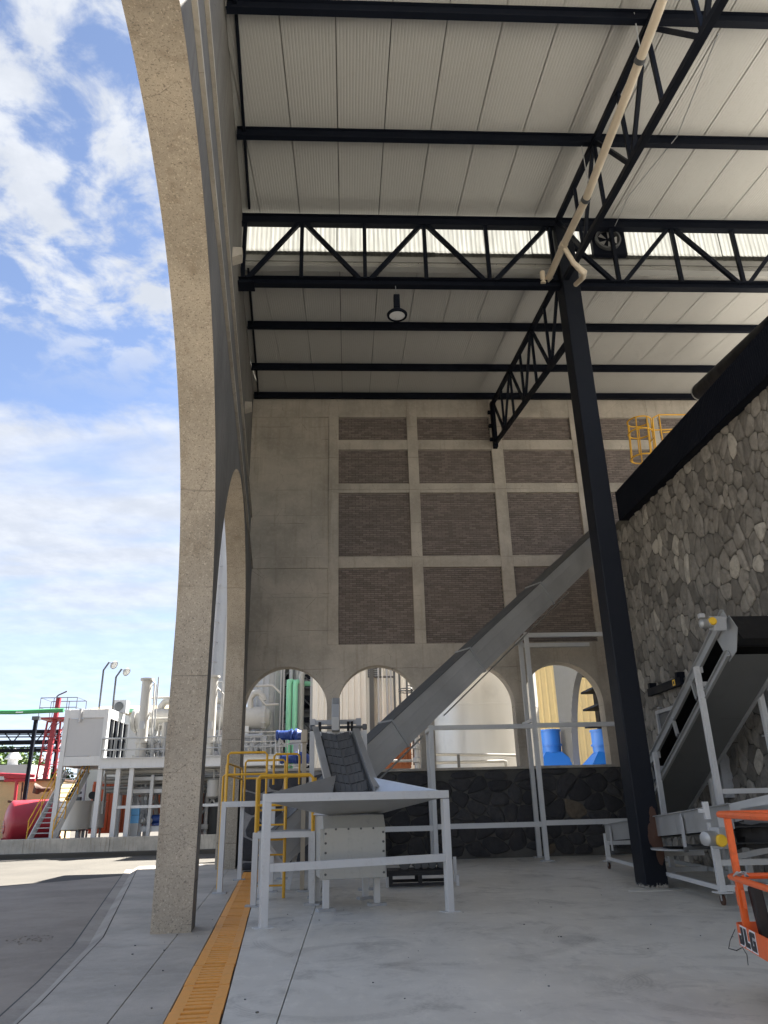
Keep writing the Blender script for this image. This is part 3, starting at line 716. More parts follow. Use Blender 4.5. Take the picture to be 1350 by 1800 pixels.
# yellow caged ladder on the block
cg = thing('ladder_cage', 'yellow safety cage and handrail on the roof behind the black fascia', 'ladder cage', AY(1125, 800, 22.3))
CY = 22.3; c1 = AY(1123, 741, CY); c2 = AY(1130, 806, CY); r_ = .40
for c_ in (c1, (c1*.68+c2*.32), c2):
    b = MB(); b.tube(arc(c_, (1, 0, 0), (0, 1, 0), r_, math.pi*.1, math.pi*1.9, 14), .026, 6); b.build('hoop', M['yellow'], cg)
for k in range(7):
    a = math.pi*(.1+.3*k); o_ = Vector((math.cos(a), math.sin(a), 0))*r_; b = MB(); b.tube([c1+o_, c2+o_], .022, 6); b.build('cage_bar', M['yellow'], cg)
for s in (-.22, .22):
    b = MB(); b.tube([AY(1143, 748, CY)+Vector((0, s, 0)), AY(1152, 822, CY)+Vector((0, s, 0))], .026, 6); b.build('ladder_rail', M['yellow'], cg)
for k in range(4):
    p = AY(1143+2.4*k, 755+19*k, CY); b = MB(); b.tube([p-Vector((0, .22, 0)), p+Vector((0, .22, 0))], .016, 6); b.build('rung', M['yellow'], cg)
for pts in ([(1147, 735), (1158, 729), (1213, 729)], [(1158, 729), (1168, 800)], [(1147, 735), (1156, 815)], [(1150, 756), (1200, 754)], [(1165, 760), (1200, 758)]):
    b = MB(); b.tube([AY(u, v, CY+.35) for u, v in pts], .026, 6); b.build('handrail', M['yellow'], cg)
# ================================================================== orange drain
dr = thing('drain_grating', 'orange slotted drain covers running in a line along the floor', 'drain', (0, 0, 0))
MB().prism([(gl(3)-.01, 3, -.030), (gr(3)+.01, 3, -.030), (gr(23.2)+.01, 23.2, -.030), (gl(23.2)-.01, 23.2, -.030)], (0, 0, .004)).build('drain_bed', M['black'], dr)
UL = 1.0; wd = .44
def cover(missing=()):
    b = MB(); rw = .10
    for s in (-1, 1): b.bb((s*wd/2, -UL/2+.004, -.026), (s*(wd/2-rw), UL/2-.004, .004))
    b.bb((-wd/2+rw, -UL/2+.004, -.026), (wd/2-rw, -UL/2+.045, .004)); b.bb((-wd/2+rw, UL/2-.045, -.026), (wd/2-rw, UL/2-.004, .004))
    n = 7; sp = (UL-.09)/n
    for i in range(1, n): b.bb((-wd/2+rw, -UL/2+.045+sp*i-sp/2+.024, -.026), (wd/2-rw, -UL/2+.045+sp*i+sp/2-.024, .004))
    return b
ang = math.atan(-SK)
cv0 = cover().build('grate_cover', M['orange'], dr); cme = cv0.data
rr = random.Random(3); y = 4.0; first = True
while y < 22.9:
    p = ((gl(y)+gr(y))/2+rr.uniform(-.004, .004), y, .003+rr.uniform(-.002, .003)); rot = (rr.uniform(-.006, .006), rr.uniform(-.012, .012), ang+rr.uniform(-.006, .006))
    if first: cv0.location = p; cv0.rotation_euler = rot; first = False
    else: part('grate_cover', cme, dr, p, rot)
    y += UL+.004

# ================================================================== feed hopper
HL = Vector((-1.30, 12.19, 0)); HR = Vector((1.67, 13.35, 0)); e1 = (HR-HL).normalized(); e2 = Vector((-e1.y, e1.x, 0)); UPV = Vector((0, 0, 1))
hp = thing('feed_hopper', 'pale grey steel feed hopper with open front frame and bolted body', 'hopper', (.2, 13.2, 0))
t = .115
for P_ in (HL+e1*t/2, HR-e1*t/2): MB().beam(P_, P_+UPV*1.69, t, t, e2).build('frame_leg', M['white'], hp, bevel=.008)
MB().beam(HL+UPV*1.75, HR+UPV*1.76, t+.004, .125).build('top_rail', M['white'], hp, bevel=.008)
MB().beam(HL+e1*(t+.001)+UPV*.78, HR-e1*(t+.001)+UPV*.79, t-.01, .115).build('mid_rail', M['white'], hp, bevel=.008)
for P_ in (HL+e1*t/2, HR-e1*t/2): MB().box(P_+UPV*.006, (.28, .2, .012), Matrix.Rotation(math.atan2(e1.y, e1.x), 3, 'Z')).build('foot_plate', M['white'], hp)
FL, FR = HL+UPV*1.80, HR+UPV*1.81
RL, RR = AY(590, 1363, 14.9), AY(652, 1366, 15.1)
tz = 1.47; TFL = AY(577, 1428, 13.95); TFR = AY(667, 1424, 14.35); TFL.z = TFR.z = tz; TRL = TFL+e2*.95; TRR = TFR+e2*.95
def sheet(name, pts, m, par, th=.006): b = MB(); b.plate(pts, th); return b.build(name, m, par)
FLo, FRo = FL+e2*.08+e1*.05, FR+e2*.08-e1*.05
b = MB(); b.plate([FLo, RL, TRL, TFL], -.008); b.build('left_wing', M['duct'], hp)
b = MB(); b.plate([FRo, TFR, TRR, RR], -.008); b.build('right_wing', M['pan'], hp)
b = MB(); q0, q1 = FLo-UPV*.10, FRo-UPV*.10; q2, q3 = TFR-e2*.25+e1*.3, TFL-e2*.25-e1*.3
b.plate([q0, q1, TFR, TFL], .008); b.build('front_apron', M['inoxd'], hp)
b = MB(); b.plate([TFR+e1*.5+UPV*.10, TFR+e1*.02+UPV*.0, TFL-e1*.02, TFL-e1*.5+UPV*.10], .008); b.build('apron_lip', M['inoxd'], hp)
bt = MB(); ra = Matrix.Rotation(math.atan2(e1.y, e1.x), 3, 'Z')
BFL = F(567, 1603); BFR = F(671, 1592); BFL.z = BFR.z = 0; bx = Vector((.985, .17, 0)); bl = bx*1.09; by = Vector((-bx.y, bx.x, 0)); bw_ = bl.length
z0, z1 = .47, 1.46; zc_ = 1.26
prof = [(0, z0), (0, zc_), (.13, z1), (1.15, z1), (1.15, z0)]
b = MB(); b.prism([BFL+by*y+UPV*z for y, z in prof], bl); bod = b.build('body', M['boxs'], hp, bevel=.01)
b = MB()
for s, o in ((BFL-bx*.045, 0), (BFR+bx*.001, 0)):
    b.prism([s+by*.02+UPV*z0, s+by*.02+UPV*zc_, s+by*.05+UPV*zc_, s+by*.05+UPV*z0], bx*.044)
b.prism([BFL-by*.012+UPV*(zc_-.03), BFR-by*.012+UPV*(zc_-.03), BFR-by*.012+UPV*(zc_), BFL-by*.012+UPV*(zc_)], by*.011)
b.build('body_flange', M['boxs'], bod)
b = MB()
for f_ in (.04, .96):
    for z in (.55, .72, .88, 1.03, 1.18): p = BFL+bl*f_+UPV*z; b.cyl(p, p-by*.016, .021, n=6)
for f_ in (.2, .4, .6, .8): p = BFL+bl*f_+UPV*(zc_-.015)-by*.012; b.cyl(p, p-by*.016, .019, n=6)
b.build('bolts', M['dark'], bod, kind='stuff')
for P_ in (BFL+bx*.06, BFR-bx*.07, BFL+bx*.06+by*1.05, BFR-bx*.07+by*1.05):
    MB().beam(P_+by*.06+UPV*.045, P_+by*.06+UPV*.468, .10, .10, by).build('body_leg', M['white'], hp)
    MB().box(P_+by*.06+UPV*.021, (.30, .17, .042), ra).build('foot_plate', M['whited'], hp)

# chain conveyor that rises out of the hopper
ce = thing('chain_elevator', 'dark chevron flight conveyor rising out of the hopper between grey side plates', 'conveyor', (.1, 16.4, 0))
B0 = AY(620, 1398, 14.75); T0 = AY(589, 1293, 16.85); ax = (T0-B0); Lb = ax.length; ax.normalize(); sd_ = Vector((1, .12, 0)); sd_ = (sd_-ax*sd_.dot(ax)).normalized(); nb = sd_.cross(ax).normalized()
if nb.z < 0: nb = -nb
hw = .37
b = MB(); b.prism([B0-sd_*hw, B0+sd_*hw, T0+sd_*hw, T0-sd_*hw], -nb*.03); b.build('belt_bed', M['dark'], ce)
b = MB()
for s in (-1, 1):
    h_ = .20 if s < 0 else .13
    o_ = sd_*s*(hw+.03); b.beam(B0+o_+nb*.02, T0+o_+nb*.02, .045, h_*2, nb)
    b.beam(B0+sd_*s*(hw+.075)+nb*(.02+h_), T0+sd_*s*(hw+.075)+nb*(.02+h_), .13, .012, nb)
b.build('side_plate', M['inoxd'], ce)
nf = 7
def flight(p):
    b = MB(); hh = .30
    for s in (-1, 1):
        a = p+sd_*s*.01-ax*.06; c = p+sd_*s*(hw-.07)+ax*.07
        dq = (c-a).normalized(); nn = nb
        tp = (nb*.55-ax*.30)*.0
        b.prism([a, c, c+nb*.07+ax*.26, a+nb*.07+ax*.26], -nb*.008)
        for k in range(4):
            q = a+(c-a)*(k/3); b.beam(q+nb*.012, q+nb*.082+ax*.26, .012, .02, nb)
        b.beam(a+ax*.0+nb*.02, c+nb*.02, .02, .06, nb)
    return b
for k in range(nf):
    p = B0+ax*(Lb*(k+.1)/nf)+nb*.01; flight(p).build('flight', M['flight'], ce)
b = MB()
for s in (-1, 1):
    for k in range(60):
        p = B0+ax*Lb*(k+.5)/60+sd_*s*(hw-.03)+nb*.05; b.box(p, (.02, .055, .03), Matrix((sd_, ax, nb)).transposed())
b.build('drive_chain', M['dark'], ce, kind='stuff')
HY = 17.0; pr = AY(641, 1290, HY); pr.z = 0; pl_ = Vector((AY(549, 1284, HY).x, HY, 0)); zt_ = AY(636, 1284, HY).z
for p_ in (pr, pl_):
    MB().beam(Vector((p_.x, HY, .04)), Vector((p_.x, HY, zt_)), .10, .10, (0, 1, 0)).build('head_leg', M['white'], ce)
    MB().box((p_.x, HY, .02), (.34, .2, .04)).build('foot_plate', M['whited'], ce)
MB().bb((pl_.x-.05+.102, HY-.055, zt_-.115), (pr.x-.052, HY+.05, zt_-.015)).build('head_crossbar', M['white'], ce)
for x in (pl_.x+.0, pr.x-.13): MB().bb((x-.06, HY+.10, zt_+.0), (x+.06, HY+.2, AY(600, 1262, HY).z)).build('head_post', M['whited'], ce)
MB().bb((pl_.x+.062, HY+.12, AY(600, 1272, HY).z), (pr.x-.192, HY+.18, AY(600, 1264, HY).z)).build('head_beam', M['whited'], ce)
b = MB(); zs = zt_+.075; b.cyl((pl_.x-.05, HY, zs), (pr.x, HY, zs), .032, n=12)
b.build('head_shaft', M['dark'], ce)
for x in (pl_.x, pr.x): MB().box((x, HY, zs+.0), (.10, .13, .12)).build('bearing', M['dark'], ce, bevel=.02)
gx = AY(590, 1260, HY).x; b = MB(); pro = [(HY-.42, zt_-.03), (HY-.45, zt_+.25), (HY-.3, zt_+.55), (HY-.0, zt_+.72), (HY+.3, zt_+.6), (HY+.4, zt_+.2), (HY+.35, zt_-.03)]
b.prism([(gx-.08, y, z) for y, z in pro], (.17, .03, 0)); b.build('chain_guard', M['galv'], ce, bevel=.015)
b = MB()
for x in (gx-.35, gx+.28, gx+.36): b.cyl((x-.03, HY+.05, zs+.02), (x+.03, HY+.05, zs+.02), .11, n=14)
b.build('sprocket', M['black'], ce)
MB().box((pl_.x-.17, HY, zt_-.1), (.14, .2, .28)).build('gear_box', M['tan'], ce, bevel=.02); MB().beam((pl_.x-.17, HY+.02, .04), (pl_.x-.17, HY+.02, zt_-.242), .09, .09, (0, 1, 0)).build('side_post', M['tan'], ce)
MB().box((pl_.x-.17, HY+.02, .02), (.2, .2, .04)).build('foot_plate', M['whited'], ce)

# long inclined trough conveyor
lc_ = thing('inclined_conveyor', 'long enclosed grey trough conveyor climbing diagonally up to the stone wall', 'conveyor', (2, 18, 0))
P1 = AY(692, 1291, 18.6); P3 = AY(949, 1047, 21.0); dv = P3-P1
def at(tv): return P1+dv*tv
ts = [-.60, 0, .475, 1.0, 1.58]; upn = Vector((0, 0, 1))
for i in range(4):
    MB().beam(at(ts[i]+(.004 if i else 0)), at(ts[i+1]-.004), .62, .70).build('trough_section', M['duct'], lc_)
    for s in (-1, 1):      # folded edges
        pass
for tv in ts[1:4]: MB().beam(at(tv-.0035), at(tv+.0035), .69, .77).build('joint_flange', M['galv'], lc_)
d_ = dv.normalized(); sx_ = d_.cross(upn).normalized(); uz = sx_.cross(d_)
MB().beam(at(-.60)+uz*.357, at(1.58)+uz*.357, .66, .012).build('cover_strip', M['dark'], lc_)
for s_, zo in ((-.315, .12), (-.315, -.2), (.315, .12), (.315, -.2)): MB().beam(at(-.6)+sx_*s_+uz*zo, at(1.58)+sx_*s_+uz*zo, .012, .03).build('side_rib', M['duct'], lc_)
for s_ in (-.12, .12): MB().beam(at(-.6)+sx_*s_-uz*.356, at(1.58)+sx_*s_-uz*.356, .03, .012).build('floor_rib', M['duct'], lc_)
b = MB()
for tv in (-.5, -.4, -.3): q = at(tv)-sx_*.30; b.box(q, (.03, .26, .05), Matrix((sx_, d_, uz)).transposed())
b.build('hatch_clamp', M['dark'], lc_)
q = at(-.42)-sx_*.297; MB().box(q, (.012, .75, .30), Matrix((sx_, d_, uz)).transposed()).build('inspection_hatch', M['inoxd'], lc_)
q = at(-.52)-sx_*.0; MB().beam(q-uz*.33, Vector((q.x, q.y, 0.02)), .09, .09, (0, 1, 0)).build('tail_leg', M['white'], lc_) if q.z > .5 else None
b = MB(); o_ = -sx_*.25-uz*.62; b.tube([at(-.2)+o_, at(.12)+o_], .022, 8); b.tube([at(.25)+o_, at(1.2)+o_], .018, 8); b.build('guide_rod', M['inoxd'], lc_)

# white support frame below it
sf = thing('conveyor_support_frame', 'pale grey steel support frame with two bays under the diagonal conveyor', 'frame', (4, 24, 0))
FYa, FYb = 23.5, 25.05; W_ = .13
def post(u, v, Y, zlo=.03):
    p = AY(u, v, Y); MB().beam((p.x, Y, zlo), (p.x, Y, p.z), W_, W_, (0, 1, 0)).build('post', M['white'], sf); MB().box((p.x, Y, .015), (.36, .24, .03)).build('foot_plate', M['whited'], sf); return p
a1 = post(757, 1275, FYa); a3 = post(924, 1112, FYa); a2 = post(752, 1290, FYb); a4 = post(914, 1125, FYb)
def rail(x0, x1, Y, v, h=.13): z = AY(900, v, Y).z; MB().bb((x0, Y-h/2, z-h/2), (x1, Y+h/2, z+h/2)).build('rail', M['white'], sf)
xr = 8.3
rail(a1.x+.07, a3.x-.07, FYa, 1277); rail(a3.x+.07, xr, FYa, 1276); rail(-.2, a1.x-.07, FYa, 1452, .14); rail(a1.x+.07, a3.x-.07, FYa, 1450, .14); rail(a3.x+.07, xr, FYa, 1448, .14); rail(a3.x+.07, xr, FYa, 1117)
rail(a4.x+.07, xr, FYb, 1135)
for p in (a1, a3):
    for z in (p.z-.08, AY(900, 1277, FYa).z+.2): MB().bb((p.x-.04, FYa+.07, z-.05), (p.x+.04, FYb-.07, z+.05)).build('cross_rail', M['white'], sf)
MB().beam((xr+.07, FYa, 0), (xr+.07, FYa, a3.z), W_, W_, (0, 1, 0)).build('post', M['white'], sf)

# pallet of machine parts behind the hopper
pp_ = F(684, 1561); pa = thing('parts_pallet', 'black steel pallet loaded with dark machine parts on the floor behind the hopper', 'pallet', pp_)
px0, py0 = pp_.x, pp_.y
for y in (0, .9):
    MB().bb((px0, py0+y, .22), (px0+1.35, py0+y+.06, .30)).build('deck_beam', M['black'], pa); MB().bb((px0, py0+y, .02), (px0+1.35, py0+y+.06, .08)).build('base_beam', M['black'], pa)
    for x in (0, .62, 1.27): MB().bb((px0+x, py0+y, .081), (px0+x+.08, py0+y+.06, .219)).build('spacer', M['black'], pa)
for k in range(6): MB().bb((px0, py0+.061+.14*k, .302), (px0+1.35, py0+.15+.14*k, .32)).build('deck_board', M['black'], pa)
for k, (x, r_, l) in enumerate(((.35, .12, .5), (.62, .08, .4), (.78, .09, .45), (.95, .1, .4), (1.15, .09, .5))):
    g_ = thing('machine_part', ['squat dark cylinder standing leftmost on the black pallet', 'thin dark sprocket second from left on the pallet', 'dark gear in the middle of the black pallet', 'dark ribbed drum right of the pallet middle', 'dark hub at the right end of the black pallet'][k], 'machine part', (px0+x, py0+.3, .32), 'machine parts on the pallet')
    b = MB(); c_ = Vector((px0+x, py0+.1+.05*k, .322+r_))
    b.lathe(c_, (0, 1, 0), [(0, 0), (r_*.6, 0), (r_*.6, .05), (r_, .05), (r_, .16), (r_*.7, .16), (r_*.7, .24), (r_, .24), (r_, .3), (r_*.4, .3), (r_*.4, l), (0, l)], 14); b.build('drum', M['dark'], g_)
    b = MB()
    for j in range(8): a = j*.785; b.box(c_+Vector((math.cos(a)*r_, .1, math.sin(a)*r_)), (.03, .09, .03), Matrix.Rotation(-a, 3, 'Y'))
    b.build('teeth', M['black'], g_)
for x, y in ((1.42, .05), (1.5, .95), (-.06, .05)): MB().bb((px0+x, py0+y, 0), (px0+x+.07, py0+y+.07, .5 if x > 1.45 else .2)).build('corner_post', M['white'], pa)

# ================================================================== yellow access platform
ap = thing('access_platform', 'pale grey access platform with yellow handrails and ladder beside the hopper', 'platform', (-2, 17.5, 0))
hx0, hx1, hy0, hy1, hz_ = -2.66, -1.62, 17.15, 20.1, 1.76
def leg(x, y, z): MB().bb((x-.05, y-.05, .03), (x+.05, y+.05, z)).build('leg', M['white'], ap); MB().box((x, y, .015), (.28, .18, .03)).build('foot_plate', M['whited'], ap)
for x in (hx0, hx1):
    for y in (hy0, hy1): leg(x, y, hz_-.11)
for a, c in (((hx0-.05, hy0-.05), (hx1+.05, hy0+.05)), ((hx0-.05, hy1-.05), (hx1+.05, hy1+.05)), ((hx0-.05, hy0+.051), (hx0+.05, hy1-.051)), ((hx1-.05, hy0+.051), (hx1+.05, hy1-.051))):
    MB().bb((a[0], a[1], hz_-.108), (c[0], c[1], hz_)).build('deck_rail', M['white'], ap)
lx0, lx1, ly0, ly1, lz_ = -1.69, -.66, 14.75, 15.85, 1.20
for x in (lx0, lx1):
    for y in (ly0, ly1): leg(x, y, lz_-.10)
for a, c in (((lx0-.05, ly0-.05), (lx1+.05, ly0+.05)), ((lx0-.05, ly1-.05), (lx1+.05, ly1+.05)), ((lx0-.05, ly0+.051), (lx0+.05, ly1-.051)), ((lx1-.05, ly0+.051), (lx1+.05, ly1-.051))):
    MB().bb((a[0], a[1], lz_-.098), (c[0], c[1], lz_)).build('deck_rail', M['white'], ap)
def grating(x0, x1, y0, y1, z):
    b = MB(); n = int((x1-x0)/.05)
    for i in range(n+1): x = x0+(x1-x0)*i/n; b.bb((x-.003, y0, z-.03), (x+.003, y1, z))
    n = int((y1-y0)/.12)
    for i in range(n+1): y = y0+(y1-y0)*i/n; b.bb((x0, y-.003, z-.012), (x1, y+.003, z-.002))
    b.build('deck_grating', M['galv'], ap)
grating(hx0+.055, hx1-.055, hy0+.055, hy1-.055, hz_+.005); grating(lx0+.055, lx1-.055, ly0+.055, ly1-.055, lz_+.012)
R_ = .024
def yt(*ps, r=R_, name='handrail'): b = MB(); b.tube(ps, r, 8); b.build(name, M['yellow'], ap)
V = Vector; ht = AY(440, 1323, 17.2).z; hm = AY(440, 1361, 17.2).z
def loop(x0, x1, y, zlo): yt(V((x0, y, zlo)), V((x0, y, ht-.05)), V((x0+.05, y, ht)), V((x1-.05, y, ht)), V((x1, y, ht-.05)), V((x1, y, zlo)))
loop(hx0+.03, -1.78, hy0, hz_); yt(V((hx0, hy0, hm)), V((-1.78, hy0, hm)))
loop(-1.70, -1.12, 17.9, lz_+.9); yt(V((-1.70, 17.9, hm+.0)), V((-1.12, 17.9, hm)))
yt(V((-1.4, 17.9, lz_+1)), V((-1.4, 17.9, ht)))
loop(hx0+.03, hx1, hy1, hz_); yt(V((hx0, hy1, hm+.02)), V((hx1, hy1, hm+.02)))
for x in (hx0-.02,):
    yt(V((x, hy0+.2, hz_)), V((x, hy0+.2, ht-.25)), V((x, hy0+.3, ht-.2)), V((x, hy1-.3, ht-.2)), V((x, hy1-.2, ht-.25)), V((x, hy1-.2, hz_)))
    yt(V((x, hy0+.2, hm)), V((x, hy1-.2, hm))); yt(V((x, 18.6, hz_)), V((x, 18.6, ht-.2))); yt(V((x-.05, 17.8, hz_)), V((x-.05, 17.8, ht-.22)))
# ladder down the left side
for y in (18.1, 18.55): yt(V((-2.86, y, .0)), V((-2.86, y, ht-.45)), V((-2.80, y, ht-.40)), name='ladder_rail')
for k in range(7): yt(V((-2.86, 18.1, .25+.27*k)), V((-2.86, 18.55, .25+.27*k)), r=.016, name='rung')
# step platform rail
sr = AY(500, 1363, 14.8).z; yt(V((lx0, ly0, lz_)), V((lx0, ly0, sr-.06)), V((lx0+.06, ly0, sr)), V((lx1-.06, ly0, sr)), V((lx1, ly0, sr-.06)), V((lx1, ly0, lz_)), r=.03)
yt(V((lx0, ly0, lz_+.46)), V((lx0+.55, ly0, lz_+.46)))
yt(V((lx1+.035, ly0+.12, lz_)), V((lx1+.035, ly0+.12, sr-.05)))
# ladder behind the step
for x in (-1.80, -1.26): yt(V((x, 15.98, 0)), V((x, 15.98, sr-.02)), V((x+.05, 15.98, sr+.03)), V((x+.45, 15.98, sr+.03)), r=.03, name='ladder_rail')
for k in range(6): yt(V((-1.80, 15.98, .22+.27*k)), V((-1.26, 15.98, .22+.27*k)), r=.018, name='rung')

# ================================================================== mobile trough conveyor on castors
mc = thing('mobile_conveyor', 'low mobile trough conveyor on castors standing behind the black column', 'conveyor', (6, 15, 0))
TL, TR = AY(1063, 1450, 19.4), AY(1283, 1413, 12.1); td = (TR-TL).normalized(); tsd = Vector((-td.y, td.x, 0)).normalized()
if tsd.x < 0: tsd = -tsd
tw = .80; th_ = .36
nseg = 3
for i in range(nseg):
    a, c = TL+(TR-TL)*(i/nseg), TL+(TR-TL)*((i+.997)/nseg)
    b = MB(); b.beam(a-UPV*th_/2, c-UPV*th_/2, .012, th_); b.build('trough_side', M['inoxd'], mc)
    b = MB(); b.beam(a+tsd*tw-UPV*th_/2, c+tsd*tw-UPV*th_/2, .012, th_); b.build('trough_side', M['inoxd'], mc)
MB().beam(TL-tsd*.02+UPV*.002, TR-tsd*.02+UPV*.002, .07, .012).build('trough_lip', M['galv'], mc)
MB().beam(TL+tsd*tw/2-UPV*(th_-.03), TR+tsd*tw/2-UPV*(th_-.03), tw-.03, .02).build('belt', M['belt'], mc)
MB().beam(TL+tsd*tw/2-UPV*(th_+.20), TR+tsd*tw/2-UPV*(th_+.20), tw-.1, .02).build('return_belt', M['belt'], mc)
for f_ in (.08, .42, .72):
    q = TL+(TR-TL)*f_-tsd*.04-UPV*.12; b = MB(); w2 = .07
    b.prism([q-td*w2-UPV*.46, q-td*w2, q+UPV*.10, q+td*w2, q+td*w2-UPV*.46], -tsd*.012); b.build('idler_bracket', M['pale'], mc)
    b = MB(); b.cyl(q-UPV*.5-tsd*.03, q-UPV*.5+tsd*.03, .04, n=10); b.cyl(q-UPV*.46+tsd*.0, q-UPV*.46+tsd*tw, .045, n=10); b.build('idler_roller', M['dark'], mc)
b = MB(); q = TL+(TR-TL)*.56-UPV*.62+tsd*.25; b.lathe(q, (0, 0, 1), [(0, 0), (.5, .01), (.52, .04), (.50, .04), (0, .02)], 24); b.build('drip_pan', M['pan'], mc)
nl = F(1274, 1592); fl_ = F(1072, 1528); rd = (fl_-nl).normalized(); rn = Vector((-rd.y, rd.x, 0))
if rn.x < 0: rn = -rn
fw = 1.15
for p_ in (nl, fl_, nl+rn*fw, fl_+rn*fw):
    ztop = 1.22 if (p_-nl).length < 2 else .82
    MB().beam(Vector((p_.x, p_.y, .2)), Vector((p_.x, p_.y, ztop)), .10, .10, rd).build('frame_leg', M['white'], mc)
    cpl = MB().box((p_.x, p_.y, .19), (.24, .24, .018)).build('castor_plate', M['white'], mc)
    b = MB(); b.bb((p_.x-.04, p_.y-.02, .07), (p_.x-.03, p_.y+.02, .18)); b.bb((p_.x+.03, p_.y-.02, .07), (p_.x+.04, p_.y+.02, .18)); b.build('castor_fork', M['galv'], cpl)
    b = MB(); b.lathe((p_.x-.026, p_.y+.03, .078), (1, 0, 0), [(0, 0), (.06, 0), (.077, .008), (.077, .044), (.06, .052), (0, .052)], 18); b.build('castor_wheel', M['rust'], cpl)
for o_ in (V((0, 0, 0)), rn*fw): MB().beam(nl+o_+rd*.06+UPV*.25, fl_+o_-rd*.06+UPV*.25, .07, .07).build('base_rail', M['white'], mc)
for f_, z in ((0, .62), (.0, .25), (.5, .55), (1, .6), (.5, .25)):
    p_ = nl+(fl_-nl)*f_; MB().beam(p_+rn*.055+UPV*z, p_+rn*(fw-.055)+UPV*z, .08, .09).build('cross_rail', M['white'], mc)
m0 = AY(1262, 1473, 12.0); dmx = V((-.9, -.42, 0)).normalized(); dmy = V((-dmx.y, dmx.x, 0))
b = MB(); b.box(m0+V((.06, .02, 0)), (.26, .18, .30), Matrix((dmx, dmy, UPV)).transposed()); b.build('gear_box', M['whited'], mc, bevel=.015)
b = MB(); c_ = m0+dmx*.08; b.lathe(c_, dmx, [(0, .0), (.10, .0), (.105, .02), (.10, .05), (.105, .08), (.10, .11), (.105, .14), (.1, .20), (.05, .22), (0, .22)], 18); mot = b.build('motor', M['inoxd'], mc)
b = MB(); c_ = m0+dmx*.03-dmy*-.0+V((.0, -.13, -.03)); b.lathe(c_, V((.05, -1, 0)), [(0, .05), (.07, .05), (.088, .03), (.088, -.02), (0, -.03)], 18); b.build('fan_cap', M['sun'], mot)
b = MB(); p_ = AY(1244, 1440, 12.0); b.beam(p_, p_+V((0, 0, .25)), .08, .06, (0, 1, 0)); b.beam(p_+V((-.12, 0, .12)), p_+V((.03, 0, .12)), .05, .05); b.build('motor_bracket', M['white'], mc)
b = MB(); p_ = AY(1272, 1448, 12.05); b.box(p_, (.16, .012, .26)); b.build('bracket_plate', M['pale'], mc)
b = MB(); q0 = AY(1293, 1470, 12.4); r_ = random.Random(1)
mv = []; 
for i in range(13):
    for j in range(7): mv.append(q0+V((i*.1, .1*math.sin(i*.9)+.05*j*0+r_.uniform(-.03, .03), .18-.06*j+.02*math.sin(i*1.7+j)+r_.uniform(-.012, .012))))
b.add(mv, [(i*7+j, i*7+j+1, (i+1)*7+j+1, (i+1)*7+j) for i in range(12) for j in range(6)], True); b.build('rubber_skirt', M['black'], mc)
# second trough at the right edge
mt = thing('cross_conveyor', 'grey trough of a second conveyor behind the orange basket at the right edge', 'conveyor', AY(1340, 1420, 13.3))
q0, q1 = AY(1288, 1424, 13.6), AY(1400, 1398, 13.0)
MB().beam(q0-UPV*.12, q1-UPV*.12, .012, .30).build('trough_side', M['inoxd'], mt); MB().beam(q0+V((0, .8, -.12)), q1+V((0, .8, -.12)), .012, .30).build('trough_side', M['inoxd'], mt)
MB().beam(q0+V((0, .4, -.25)), q1+V((0, .4, -.25)), .76, .02).build('belt', M['belt'], mt)
for q in (q0+V((.3, .4, 0)), q1+V((-.2, .4, 0))): MB().beam(V((q.x, q.y, 0)), q-V((0, 0, .27)), .09, .09, (0, 1, 0)).build('leg', M['white'], mt)
MB().beam(q0+V((0, .2, -.75)), q1+V((0, .2, -.75)), .08, .09).build('rail', M['white'], mt)

# inclined belt conveyor beside the stone wall
ic = thing('belt_conveyor', 'tall inclined belt conveyor with black belt leaning beside the stone wall', 'conveyor', (7.6, 17, 0))
X0 = 7.12; U1, U0 = AX(1271, 1072, X0), AX(1130, 1357, X0); icd = (U1-U0).normalized(); icn = V((0, -icd.z, icd.y)); icn = icn if icn.z > 0 else -icn
ix = V((1, 0, 0)); icw = 1.02; gap_ = .60
U0 = U0-icd*.9
for s, nm in ((0, 'side_channel'), (icw, 'side_channel')):
    for k, (o_, h_) in enumerate(((0, .20), (-gap_, .13))):
        a, c = U0+ix*s+icn*(o_-h_/2), U1+ix*s+icn*(o_-h_/2)
        if k: c = c-icd*.45
        b = MB(); b.beam(a, c, .014, h_, icn); b.beam(a+icn*h_/2+ix*(-.03 if s == 0 else .03), c+icn*h_/2+ix*(-.03 if s == 0 else .03), .06, .012, icn); b.beam(a-icn*h_/2+ix*(-.03 if s == 0 else .03), c-icn*h_/2+ix*(-.03 if s == 0 else .03), .06, .012, icn)
        b.build(nm, M['galv'], ic)
b = MB(); q = [U0+icn*(-gap_-.10), U1-icd*.45+icn*(-gap_-.10)]
nsec = 3
for i in range(nsec):
    a = q[0]+(q[1]-q[0])*(i/nsec); c = q[0]+(q[1]-q[0])*((i+.996)/nsec)
    b = MB(); b.prism([a+ix*.02, c+ix*.02, c+ix*(icw-.02), a+ix*(icw-.02)], -icn*.012); b.build('under_pan', M['under'], ic)
MB().prism([U0+icn*-.10+ix*.03, U1-icd*.25+icn*-.10+ix*.03, U1-icd*.25+icn*-.10+ix*(icw-.03), U0+icn*-.10+ix*(icw-.03)], -icn*.012).build('belt', M['belt'], ic)
MB().prism([U0+icn*-.48+ix*.03, U1-icd*.3+icn*-.48+ix*.03, U1-icd*.3+icn*-.48+ix*(icw-.03), U0+icn*-.48+ix*(icw-.03)], -icn*.012).build('return_belt', M['belt'], ic)
